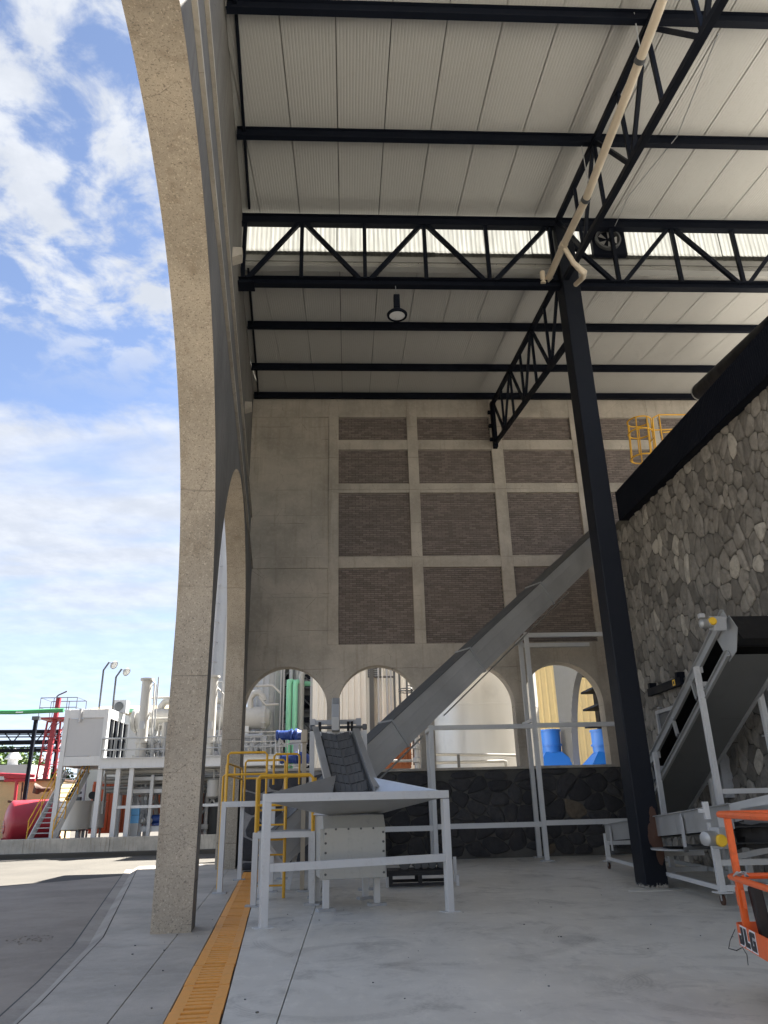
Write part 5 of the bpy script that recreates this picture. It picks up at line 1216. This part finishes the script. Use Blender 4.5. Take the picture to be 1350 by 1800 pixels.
def stack(u, v0, v1, Y, r, label):
    b = MB(); a = P(u, (v0+v1)/2, Y); z0_, z1_ = P(u, v1, Y).z, P(u, v0, Y).z; t_ = thing('vent_stack', label, 'vent pipe', (a.x, Y, z0_))
    b.lathe((a.x, Y, z0_), (0, 0, 1), [(r*1.5, 0), (r*1.5, .08), (r, .09), (r, .6), (r*1.25, .61), (r*1.25, .7), (r, .71), (r, z1_-z0_-.1), (r*1.35, z1_-z0_-.1), (r*1.35, z1_-z0_), (r*.9, z1_-z0_), (r*.85, z1_-z0_-.3), (0, z1_-z0_-.3)], 20); b.build('stack_pipe', M['vessel'], t_)
    b = MB(); b.bb((a.x-.1, Y-r-.012, z0_+1.25), (a.x+.12, Y-r+.06, z0_+1.6)); b.build('name_plate', M['vgrey'], t_)
    b = MB(); b.tube([(a.x+r, Y, z1_-.3), (a.x+r+.2, Y, z1_-.3), (a.x+r+.22, Y, z1_-.5), (a.x+r+.16, Y, z0_+.5)], .03, 6); b.build('side_pipe', M['galv'], t_)
stack(253, 1193, 1331, 36.6, .24, 'pale vent stack with flanged top left of the near arcade pillar'); stack(371, 1188, 1331, 36.6, .24, 'pale vent stack seen between the two arcade pillars')
for u, v0, lab in ((276, 1190, 'left thin mast rising from the deck beside the vent stack'), (303, 1190, 'right thin mast rising from the deck beside the near arcade pillar')):
    b = MB(); vpipe(b, u-3, v0, 1330, 36.3, .035, 6); tag(b.build('mast', M['galv']), lab, 'mast')
pw = thing('white_pipework', 'pale process pipes and elbows over the cream vessels', 'pipework', P(300, 1240, 37.5))
for pts, r_, Y in (([(281, 1256), (283, 1243), (290, 1234), (305, 1231), (345, 1231), (392, 1232)], .17, 38), ([(268, 1197), (272, 1200), (266, 1300)], .035, 36.4), ([(262, 1227), (310, 1226)], .05, 37), ([(258, 1240), (262, 1264), (330, 1263)], .05, 37.2), ([(290, 1270), (286, 1330)], .12, 37), ([(392, 1230), (395, 1245)], .12, 37.8), ([(383, 1210), (393, 1220), (391, 1260)], .04, 36.6), ([(440, 1250), (440, 1228), (446, 1219), (455, 1217), (462, 1224), (464, 1232)], .15, 37.8), ([(440, 1206), (479, 1205), (494, 1219)], .055, 36), ([(455, 1226), (467, 1239), (490, 1238)], .05, 36), ([(430, 1287), (486, 1286)], .03, 35.8), ([(430, 1304), (486, 1303)], .03, 35.8), ([(430, 1312), (438, 1312), (436, 1326)], .05, 36)):
    b = MB(); b.tube([P(u, v, Y) for u, v in pts], r_, 10); b.build('pipe_run', M['vessel'], pw)
# small pipes and valves along deck
r = random.Random(12)
for u0, u1 in ((262, 330), (385, 500)):
    for k in range(17):
        u = r.uniform(u0, u1); Y = r.uniform(36.5, 37.2); b = MB(); v = r.uniform(1296, 1318); b.tube([P(u, 1331, Y), P(u, v, Y), P(u+r.uniform(-6, 6), v-2, Y)], r.uniform(.02, .05), 6); b.box(P(u, v+6, Y), (.14, .14, .12)); b.build('valve_pipe', M['pale'] if k % 2 else M['galv'], pw)
for k in range(14):
    u0_ = r.choice((238, 262, 392, 430)); v = r.uniform(1262, 1326); Y = r.uniform(36.9, 39.2); l_ = r.uniform(25, 75); b = MB(); q0, q1 = P(u0_+r.uniform(0, 20), v, Y), P(u0_+l_, v-1, Y); q1.z = q0.z
    b.tube([q0-UPV*r.uniform(.2, .7), q0, q1, q1+UPV*r.uniform(-.6, .5)], r.choice((.03, .045, .07)), 7); b.build('pipe_run', M[r.choice(('vessel', 'vgrey', 'galv'))], pw)
for k in range(12):
    q = P(r.choice((290, 320, 385, 420, 455))+r.uniform(-10, 10), r.uniform(1290, 1322), r.uniform(36.6, 38)); b = MB(); b.lathe(q, (0, 0, 1), [(0, -.12), (.10, -.12), (.10, -.09), (.05, -.06), (.08, 0), (.05, .06), (.10, .09), (.10, .12), (0, .12)], 10); b.cyl(q+UPV*.12, q+UPV*.3, .02, n=6); b.cyl(q+UPV*.3, q+UPV*.32, .09, n=10); b.build('valve', M[r.choice(('inoxd', 'vgrey', 'dark'))], pw)
# pump skid under the deck
sk = thing('pump_skid', 'open steel skid frame of pumps and pipes under the deck', 'skid', P(290, 1460, 37))
sx0, sx1 = P(222, 1420, 36.8).x, P(352, 1420, 36.8).x
for v, h_ in ((1368, .16), (1390, .16), (1457, .22)):
    z = P(280, v, 36.8).z
    for y in (36.8, 39.0): MB().bb((sx0, y, z-h_/2), (sx1, y+.14, z+h_/2)).build('frame_rail', M['white'], sk)
for f_ in (0, .32, .66, .98):
    x = sx0+(sx1-sx0-.14)*f_
    for y in (36.66, 39.145): MB().bb((x, y, .3), (x+.14, y+.139, P(280, 1362, 36.8).z)).build('frame_post', M['white'], sk)
for k in range(26):
    u = 232+k*4.1+r.uniform(-2, 2); Y = r.uniform(37, 38.8); b = MB(); v0, v1 = r.uniform(1362, 1400), r.uniform(1425, 1450)
    b.tube([P(u, v0, Y), P(u, v1, Y), P(u+r.choice((-8, 8, 5)), v1+1, Y)], r.choice((.03, .04, .06)), 7); b.box(P(u, (v0+v1)/2, Y), (.16, .16, .14)); b.build('riser', M['pale'] if k % 3 else M['inoxd'], sk)
for k in range(13):
    v = 1353+k*3.8+r.uniform(-2, 2); Y = r.uniform(37, 39); b = MB(); b.tube([P(226, v, Y), P(350, v-5, Y)], r.choice((.04, .06, .09)), 7); b.build('pipe_run', M['vessel'] if k % 2 else M['vgrey'], sk)
for u in (250, 262): b = MB(); b.lathe(P(u, 1443, 36.9), (0, -1, 0), [(0, -.2), (.13, -.2), (.15, 0), (.10, .02), (.08, .1), (0, .1)], 14); b.build('pump_casing', M['inoxd'], sk)
b = MB(); q = P(279, 1440, 37.1); b.cyl(q-V((.3, 0, 0)), q+V((.35, 0, 0)), .2, n=14); b.box(q+V((0, 0, -.22)), (.5, .3, .1)); b.build('pump_motor', M['blue'], sk)
lb = thing('pump_cabinet', 'light blue pump cabinet at the left end of the pump skid', 'cabinet', P(237, 1448, 36.5)); a, c_ = P(231, 1419, 36.5), P(243, 1447, 36.5)
MB().bb((a.x, 36.5, c_.z), (c_.x, 36.64, (a.z+c_.z)/2-.01)).build('door', M['lblue'], lb); MB().bb((a.x, 36.5, (a.z+c_.z)/2+.01), (c_.x, 36.64, a.z)).build('door', M['lblue'], lb); MB().bb((a.x+.01, 36.641, c_.z-.0), (c_.x-.01, 36.658, a.z)).build('back_plate', M['blue'], lb); MB().bb((a.x, 36.5, .3), (c_.x, 36.6, c_.z-.002)).build('plinth', M['galv'], lb)
# right of the near pillar: small tank
stt = thing('small_tank', 'small pale tank hanging under the deck between the arcade pillars', 'tank', P(376, 1385, 36.7)); a = P(376, 1372, 36.7); hh = a.z-P(376, 1400, 36.7).z
b = MB(); b.lathe(a-V((0, 0, hh)), (0, 0, 1), [(0, -.14), (.14, -.1), (.29, 0), (.29, hh), (.22, hh+.07), (0, hh+.1)], 18); b.build('tank_shell', M['vessel'], stt)
b = MB(); b.tube([a-V((0, 0, hh+.1)), a-V((-.1, 0, hh+.3)), a+V((.6, 0, -hh-.28)), a+V((.75, 0, -hh-.1)), a+V((.75, 0, .4))], .045, 8); b.tube([a+V((.45, 0, .9)), a+V((.45, 0, -.8))], .06, 8); b.tube([a+V((0, 0, .05)), a+V((0, 0, .5))], .05, 8); b.build('tank_pipe', M['vessel'], stt)
q = P(366, 1417, 36.6); b = MB(); b.tube([q, P(395, 1416, 36.6)], .02, 6); b.build('tank_rail', M['pale'], stt)
MB().bb((P(355, 1460, 39).x, 39.6, .3), (P(420, 1460, 39).x, 41, 3.3)).build('backing_wall', M['dark'], stt) if False else None
db = thing('dark_enclosure', 'dark grey machine enclosure under the deck behind the small tank', 'enclosure', (P(390, 1450, 39.6).x, 39.6, .3)); xa2, xb3 = P(358, 1450, 39.6).x, P(500, 1450, 39.6).x
MB().bb((xa2, 39.62, .3), (xb3, 41.5, 3.2)).build('housing', M['dark'], db)
for k in range(6): x = xa2+(xb3-xa2)*k/6; MB().bb((x+.03, 39.58, .5), (x+(xb3-xa2)/6-.03, 39.618, 3.1)).build('housing_panel', M['dark'], db)
# tall silo seen through the second arch
sl = thing('tall_silo', 'tall pale grey silo with a side ladder seen through the second arcade arch', 'silo', (P(400, 1300, 44).x, 44, .3))
sc_ = P(402, 1050, 44); szt = P(394, 893, 44).z; R1 = .98
b = MB(); b.lathe((sc_.x, 44, .3), (0, 0, 1), [(R1*1.12, 0), (R1*1.12, szt*.42), (R1, szt*.46), (R1, szt*.7), (R1+.04, szt*.7), (R1+.04, szt*.7+.08), (R1, szt*.7+.08), (R1, szt-.4), (R1+.06, szt-.38), (R1+.06, szt-.3), (R1*.9, szt-.28), (0, szt+.05)], 32); b.build('shell', M['vgrey'], sl)
lx = sc_.x-R1*.72; ly = 44-R1*.95
for s in (-.2, .2): b = MB(); b.tube([(lx+s, ly-.1, 5), (lx+s, ly-.1, szt-2.5)], .03, 6); b.build('ladder_rail', M['pale'], sl)
for k in range(26): z = 5.3+k*.42; b = MB(); b.tube([(lx-.2, ly-.1, z), (lx+.2, ly-.1, z)], .02, 5); b.build('rung', M['pale'], sl)
for k in range(9): z = 6+k*1.15; b = MB(); b.tube(arc((lx, ly-.15, z), (1, 0, 0), (0, -1, 0), .38, -.3, math.pi+.3, 8), .022, 5); b.build('cage_hoop', M['pale'], sl)
b = MB(); b.cyl((sc_.x+.35, 44-R1-.25, 3), (sc_.x+.35, 44-R1-.25, szt*.78), .22, n=14); b.build('riser_pipe', M['vessel'], sl)
# ---------------- behind the end wall arches
tc_ = thing('grey_column', 'tall grey clad process column seen through the first low arch', 'process column', (P(470, 1250, 39.5).x, 39.5, 0))
a = P(471, 1250, 40); b = MB(); b.lathe((a.x, 40, 0), (0, 0, 1), [(.86, 0), (.86, 6.2), (.9, 6.2), (.9, 6.3), (.86, 6.3), (.86, 12), (0, 12.3)], 28); b.build('shell', M['vgrey'], tc_)
for k in range(5): q = -2.5+k*.35; b = MB(); b.cyl((a.x+math.cos(q)*.95, 40+math.sin(q)*.95, 1), (a.x+math.cos(q)*.95, 40+math.sin(q)*.95, 11.5), .035, n=6); b.build('trace_pipe', M['galv'], tc_)
gv = thing('mint_pipes', 'pair of mint green vertical pipes with elbowed tops in the first low arch', 'pipes', P(513, 1300, 38.6))
for u, v in ((509, 1197), (520, 1198)):
    b = MB(); t0_ = P(u, v, 38.6); t0_.x = P(u-2, 1260, 38.6).x; b.tube([(t0_.x, 38.6, .5), t0_-UPV*.15, t0_+V((0, .05, -.04)), t0_+V((.1, .25, .02)), t0_+V((.3, 1.4, .02))], .135, 12); b.build('pipe_run', M['green'], gv)
b = MB(); b.tube([P(530, 1202, 39.6), P(552, 1202, 39.6)], .13, 10); b.build('pipe_run', M['green'], gv)
gg = thing('grey_risers', 'bundle of grey vertical pipes beside the mint green pipes', 'pipes', P(530, 1250, 39.2))
for u, v0, Y, r_ in ((511, 1120, 39.6, .12), (522, 1120, 40, .18), (530, 1120, 40.3, .12)): b = MB(); vpipe(b, u, v0, 1345, Y, r_); b.build('pipe_run', M['vgrey'], gg)
b = MB(); t0_ = P(533, 1180, 38.9); b.tube([(t0_.x-.08, 38.9, .5), (t0_.x-.08, 38.9, t0_.z-.2), (t0_.x, 38.9, t0_.z), (t0_.x+.25, 39.2, t0_.z+.05), (t0_.x+.6, 40.4, t0_.z+.05)], .15, 12); b.build('pipe_run', M['vessel'], gg)
for u in (493, 498, 546, 548): b = MB(); vpipe(b, u, 1130, 1345, 38, .03, 6); b.build('thin_pipe', M['pale'], gg)
ds = thing('dark_steel_tower', 'dark open steel plant structure deep behind the mint green pipes', 'plant structure', (P(515, 1300, 42).x, 42, 0))
xa2, xb3 = P(476, 1250, 42).x, P(556, 1250, 42).x
for x in (xa2, (xa2+xb3)/2, xb3):
    for y in (42, 44.5): MB().beam((x, y, 0), (x, y, 13), .2, .2, (0, 1, 0)).build('column', M['navy'], ds)
for k in range(9):
    z = 1.5+k*1.25; MB().bb((xa2, 41.9, z), (xb3, 44.6, z+.08)).build('floor_plate', M['dark'], ds)
    b = MB(); b.beam((xa2, 42, z), ((xa2+xb3)/2, 42, z+1.25), .08, .08); b.beam(((xa2+xb3)/2, 42, z+1.25), (xb3, 42, z), .08, .08); b.build('brace', M['dark'], ds)
    b = MB(); b.cyl((xa2+.2, 43, z+.5), (xb3-.2, 43, z+.5), r.uniform(.12, .3), n=12); b.build('cross_pipe', M['vgrey'] if k % 2 else M['navy'], ds)
MB().bb((xa2, 44.65, 0), (xb3, 44.8, 13)).build('back_sheet', M['navy'], ds)
def gmotor(u, v, Y, label):
    c = P(u, v, Y); t_ = thing('blue_gear_motor', label, 'motor', c, 'blue gear motors through the first low arch')
    b = MB(); b.lathe(c-V((.62, 0, -.02)), (1, 0, 0), [(0, 0), (.17, .01), (.2, .05), (.2, .12), (.18, .13), (.18, .5), (.2, .52), (.2, .6), (0, .6)], 18); b.build('motor', M['blue'], t_)
    MB().box(c+V((-.35, 0, .0)), (.22, .42, .2)).build('terminal_box', M['blue'], t_, bevel=.02)
    b = MB(); b.lathe(c-V((.02, 0, 0)), (1, 0, 0), [(0, 0), (.26, 0), (.27, .06), (.20, .08), (.20, .16), (.27, .18), (.27, .26), (.22, .3), (.18, .5), (.1, .56), (0, .56)], 18); b.build('gear_case', M['blue'], t_)
    b = MB(); b.box(c+V((.2, 0, -.24)), (.5, .4, .1)); b.beam(c+V((.2, 0, -.29)), V((c.x+.2, c.y, 0)), .2, .2, (0, 1, 0)); b.build('mount', M['galv'], t_)
gmotor(512, 1293, 31.0, 'upper blue gear motor in front of the mint green pipes'); gmotor(520, 1334, 30.4, 'lower blue gear motor just above the yellow handrail')
rl = thing('service_railing', 'pale service railing around the blue gear motors', 'railing', P(510, 1310, 30.6))
for pts in ([(484, 1290), (500, 1308), (540, 1307)], [(505, 1345), (545, 1344)], [(484, 1290), (486, 1345)], [(491, 1299), (491, 1345)], [(530, 1307), (532, 1345)]):
    b = MB(); b.tube([P(u, v, 30.9) for u, v in pts], .03, 6); b.build('rail', M['pale'], rl)
# white sheet clad building
def clad(name, label, mat_, u0, u1, Y, ztop, pitch, sheetw, cat='building', dep=6):
    xa_, xb_ = P(u0, 1250, Y).x, P(u1, 1250, Y).x; t_ = thing(name, label, cat, ((xa_+xb_)/2, Y, 0)); x = xa_
    while x < xb_-.05:
        w = min(sheetw, xb_-x); n_ = max(1, round(w/pitch)); pr_ = []
        for i in range(n_): q = w/n_; pr_ += [(x+i*q, 0), (x+i*q+q*.62, 0), (x+i*q+q*.70, -.045), (x+i*q+q*.90, -.045)]
        pr_.append((x+w-.006, 0)); m2 = len(pr_)
        for z0_, z1_ in ((0, 5.62), (5.60, ztop)):
            b = MB(); o_ = 0 if z0_ == 0 else -.012; b.add([(xx, Y+h+o_, z) for z in (z0_, z1_) for xx, h in pr_], [(i, i+1, m2+i+1, m2+i) for i in range(m2-1)]); b.build('cladding_sheet', M[mat_], t_)
        x += sheetw
    MB().bb((xa_, Y+.03, 0), (xb_, Y+dep, ztop)).build('building_core', M[mat_], t_); return t_
clad('white_shed', 'white ribbed sheet building behind the second low arch', 'corw', 549, 752, 37.5, 12, .30, 1.5)
du2 = thing('vertical_duct', 'slim dark vertical duct on the white ribbed building', 'duct', P(654, 1300, 37.2)); a = P(654, 1250, 37.2); MB().bb((a.x-.11, 37.1, 0), (a.x+.11, 37.4, 9)).build('duct_run', M['dark'], du2)
lv = thing('louvre_window', 'dark louvred opening high on the white ribbed building', 'louvre', P(657, 1178, 37.3)); a, c_ = P(646, 1162, 37.3), P(669, 1190, 37.3)
MB().bb((a.x, 37.25, c_.z), (c_.x, 37.44, a.z)).build('louvre_frame', M['dark'], lv)
for k in range(8): z = c_.z+(a.z-c_.z)*(k+.3)/8; MB().prism([(a.x+.06, 37.2, z), (a.x+.06, 37.25, z+.07), (a.x+.06, 37.25, z+.05)], (c_.x-a.x-.12, 0, 0)).build('louvre_blade', M['vgrey'], lv)
wp = thing('wall_pipes', 'row of thin vertical pipes on the white ribbed building', 'pipes', P(680, 1250, 37))
for u, m in ((666, 'pale'), (673, 'corw'), (681, 'vgrey'), (688, 'pale'), (694, 'dark')): b = MB(); vpipe(b, u, 1120, 1345, 37.0, .05, 8); b.build('pipe_run', M[m], wp)
b = MB(); b.tube([P(658, 1190, 37), P(694, 1190, 37)], .05, 6); b.build('pipe_bracket', M['dark'], wp)
cl = thing('caged_ladder', 'dark caged ladder on the white ribbed building above the orange container', 'ladder', P(715, 1300, 35.5))
for u in (703, 716, 724): b = MB(); vpipe(b, u, 1120, 1345, 35.5, .05, 6); b.build('ladder_rail', M['dark'], cl)
for v in (1165, 1212, 1216, 1260, 1300): c = P(716, v, 35.3); b = MB(); b.tube(arc(c, (1, 0, 0), (0, 1, 0), .40, 0, 2*math.pi, 14), .028, 5); b.build('cage_hoop', M['dark'], cl)
for k in range(18): c = P(720, 1150+k*11, 35.5); b = MB(); b.tube([c-V((.12, 0, 0)), c+V((.12, 0, 0))], .02, 5); b.build('rung', M['dark'], cl)
container(668, 1302, 722, 1350, 34.5, 2.2, 'bright orange container below the diagonal conveyor through the second arch')
b = MB(); b.tube([P(676, 1338, 34), P(724, 1337, 34)], .06, 8); tag(b.build('low_pipe', M['vessel']), 'pale pipe running low across the orange container behind the second arch', 'pipe')
vp2 = thing('valve_stack', 'grey stacked valve pipe between the orange container and the steel tank', 'valve', P(733, 1320, 33)); b = MB(); a = P(733, 1320, 33)
b.lathe((a.x, 33, 0), (0, 0, 1), [(.12, 0), (.12, 2.8), (.2, 2.8), (.2, 2.95), (.12, 3), (.12, 3.25), (.2, 3.3), (.2, 3.45), (.12, 3.5), (.12, 3.8), (.2, 3.85), (.2, 4), (.1, 4.05), (.1, 5.2), (0, 5.2)], 14); b.build('valve_body', M['vgrey'], vp2)
# stainless tank
tk = thing('steel_tank', 'large stainless steel tank standing behind the third low arch', 'tank', (P(850, 1300, 34).x, 34, 0)); a = P(846, 1260, 34); RT = 2.55
b = MB(); pr_ = []
for k in range(5): z = k*2.75; pr_ += [(RT, z), (RT, z+2.70), (RT+.012, z+2.70), (RT+.012, z+2.74)]
b.lathe((a.x, 34, 0), (0, 0, 1), pr_+[(0, 15)], 48); b.build('tank_shell', M['inox'], tk)
b = MB(); b.cyl((a.x+RT*.82, 34-RT*.62, 4.0), (a.x+RT*.82, 34-RT*.62, 8.5), .03, n=6); b.build('level_gauge', M['galv'], tk)
tp = thing('tank_pipes', 'two pale pipes low in front of the stainless tank', 'pipes', P(840, 1335, 30))
b = MB(); b.tube([P(760, 1326, 30), P(908, 1328, 30)], .055, 8); b.build('pipe_run', M['vessel'], tp); b = MB(); b.tube([P(760, 1341, 30), P(885, 1338, 30), P(889, 1339, 30), P(890, 1350, 30)], .055, 8); b.build('pipe_run', M['vessel'], tp)
a = P(806, 1336, 29.95); MB().bb((a.x-.05, 29.9, a.z-.4), (a.x+.05, 29.98, a.z+.2)).build('pipe_bracket', M['dark'], tp)
# yellow and grey buildings with arch, blue hoppers
clad('yellow_shed', 'yellow ribbed sheet building far behind the fourth low arch', 'cory', 900, 1330, 49, 13, .42, 1.7)
ga = thing('grey_arched_shed', 'grey ribbed building with a tall dark arch behind the fourth low arch', 'building', (12.4, 38, 0))
GX = 12.3
b = MB(); arch_wall(b, (GX, 0, 0), (0, 1, 0), (-1, 0, 0), .35, 31.5, 44.2, 0, 12, [(38.6, 3.5, 3.6, 4.6, 0)], steps=16); b.build('arched_front', M['corg'], ga)
b = MB()
for k in range(60):
    y = 31.6+k*.21
    dy_ = abs(y+.03-38.6)/3.5; zl = 0 if dy_ >= 1.02 else 3.6+4.6*math.sqrt(max(0, 1-min(1, dy_)**2))+.03
    b.bb((GX-.04, y, zl), (GX-.001, y+.07, 12))
b.build('cladding_ribs', M['corg'], ga, kind='stuff')
b = MB(); arch_wall(b, (GX+2.2, 0, 0), (0, 1, 0), (-1, 0, 0), 1.2, 31.5, 44.2, 0, 12, [(42.2, 1.75, 3.6, 3.8, .0)], steps=16); b.build('inner_arch', M['navy'], ga)
for k in range(4): MB().bb((GX+.36, 31.6, 5.2+k*.9), (GX+2.19, 40.6, 5.3+k*.9)).build('ceiling_beam', M['navy'], ga)
MB().bb((GX+.001, 31.5, 12), (GX+3.4, 44.2, 12.2)).build('roof', M['navy'], ga)
def bluehop(u, Y, label):
    a = P(u, 1283, Y); zt2, zm, zb3 = a.z, P(u, 1310, Y).z, P(u, 1324, Y).z; t_ = thing('blue_hopper', label, 'hopper', (a.x, Y, 0), 'bright blue hoppers behind the fourth low arch'); R2 = .56
    b = MB(); b.lathe((a.x, Y, 0), (0, 0, 1), [(0, zt2), (R2+.05, zt2), (R2+.05, zt2-.1), (R2, zt2-.1), (R2, zm+.05), (R2+.06, zm+.05), (R2+.06, zm-.05), (R2, zm-.05), (R2*.94, zb3), ], 26); b.build('drum', M['skyb'], t_)
    b = MB(); w = 1.15; q0 = [V((a.x+sx_*R2*.8, Y+sy_*R2*.8, zb3+.05)) for sx_, sy_ in ((-1, -1), (1, -1), (1, 1), (-1, 1))]; q1 = [V((a.x+sx_*w, Y+sy_*w, zb3-.75)) for sx_, sy_ in ((-1, -1), (1, -1), (1, 1), (-1, 1))]
    b.add(q0+q1, [(i, (i+1) % 4, 4+(i+1) % 4, 4+i) for i in range(4)]); b.build('transition', M['skyb'], t_); MB().bb((a.x-w, Y-w, 0), (a.x+w, Y+w, zb3-.751)).build('base_box', M['skyb'], t_)
    MB().bb((a.x-w-.04, Y-w-.04, zb3-.80), (a.x+w+.04, Y-w-.001, zb3-.70)).build('base_flange', M['skyb'], t_)
bluehop(966, 43.5, 'left bright blue hopper in front of the yellow ribbed building'); bluehop(1057, 39.3, 'right bright blue hopper seen through the tall dark arch')
# a cream roof far behind
fs = thing('distant_shed', 'distant shed with a cream roof line behind the deck', 'building', P(240, 1245, 70)); xa2, xb3 = P(150, 1240, 70).x, P(345, 1240, 70).x; zt2 = P(200, 1238, 70).z
MB().bb((xa2, 70, 0), (xb3, 82, zt2-.9)).build('wall', M['pale'], fs); MB().prism([(xa2-.3, 69.6, zt2-.9), (xa2-.3, 69.6, zt2-.6), (xa2-.3, 76, zt2+.6), (xa2-.3, 82.4, zt2-.6), (xa2-.3, 82.4, zt2-.9)], (xb3-xa2+.6, 0, 0)).build('roof', M['beige'], fs)
tp2 = thing('teal_pipe', 'teal pipe running behind the pale vent stack', 'pipe', P(250, 1250, 39.5)); b = MB(); b.tube([P(215, 1247, 39.5), P(240, 1250, 39.5), P(330, 1254, 39.5)], .11, 10); b.build('pipe_run', M['green'], tp2)
gh = thing('grey_outbuilding', 'low grey outbuilding with a small white cone roof at the far left', 'building', P(10, 1355, 56)); a, c_ = P(-70, 1346, 56), P(48, 1375, 56)
MB().bb((a.x, 56, .3), (c_.x, 60, a.z)).build('wall', M['pale'], gh); q = P(12, 1338, 57); b = MB(); b.lathe((q.x, 58, a.z), (0, 0, 1), [(.35, 0), (.35, q.z-a.z+.2), (.6, q.z-a.z+.2), (.05, q.z-a.z+1.0), (0, q.z-a.z+1.05)], 14); b.build('cone_roof', M['pale'], gh)
# trees
def tree(x, y, h, w, label, seed):
    rr_ = random.Random(seed); t_ = thing('tree', label, 'tree', (x, y, 0), 'trees beyond the far left pipes'); b = MB()
    b.tube([(x, y, -.1), (x+.1, y, h*.3), (x-.05, y+.1, h*.62)], [.28, .2, .08], 8); cl_ = []
    for k in range(7):
        a = rr_.uniform(0, 6.28); e = V((x+math.cos(a)*w*.6, y+math.sin(a)*w*.6, h*rr_.uniform(.5, .88))); b.tube([(x, y, h*rr_.uniform(.25, .5)), (V((x, y, h*.5))+e)/2+V((0, 0, .2)), e], [.1, .06, .03], 6); cl_.append(e)
    b.build('trunk', M['bark'], t_)
    for k in range(22): a = rr_.uniform(0, 6.28); q = rr_.random()**.5; cl_.append(V((x+math.cos(a)*w*q, y+math.sin(a)*w*q, h*rr_.uniform(.45, 1)-q*q*h*.18)))
    b = MB()
    for c_ in cl_:
        for k in range(95):
            p = c_+V((rr_.gauss(0, 1), rr_.gauss(0, 1), rr_.gauss(0, .75)))*w*.17; u = V((rr_.uniform(-1, 1), rr_.uniform(-1, 1), rr_.uniform(-.6, .6))).normalized()*rr_.uniform(.10, .22); v_ = u.cross(V((rr_.uniform(-1, 1), rr_.uniform(-1, 1), rr_.uniform(-1, 1)))).normalized()*u.length*.6
            b.add([p-u, p+v_, p+u, p-v_], [(0, 1, 2, 3)])
    b.build('crown', M['leaf'], t_)
for i, (u, v, Y, w, lab) in enumerate(((6, 1312, 66, 3.2, 'tall bushy green tree at the far left edge behind the pipe rack'), (38, 1330, 68, 2.6, 'rounded green tree just left of the black pipe post'), (62, 1345, 64, 2.0, 'small green tree between the black post and the red tower'), (88, 1350, 74, 2.2, 'low green tree behind the red tower'))):
    a = P(u, v, Y); tree(a.x, Y, a.z, w, lab, i+3)

fd = MB(); rr3 = random.Random(9)
for i in range(55):
    x, y = rr3.uniform(-2.8, 5), rr3.uniform(7, 15); s_ = rr3.uniform(.006, .016)
    if gl(y)-.05 < x < gr(y)+.05 or x < gt(y)+.1: continue
    fd.box((x, y, s_*.35), (s_*1.6, s_, s_*.7), Matrix.Rotation(rr3.uniform(0, 3), 3, 'Z'))
tag(fd.build('floor_specks', M['dark'], kind='stuff'), 'scattered dark specks and crumbs on the pale concrete floor', 'debris')
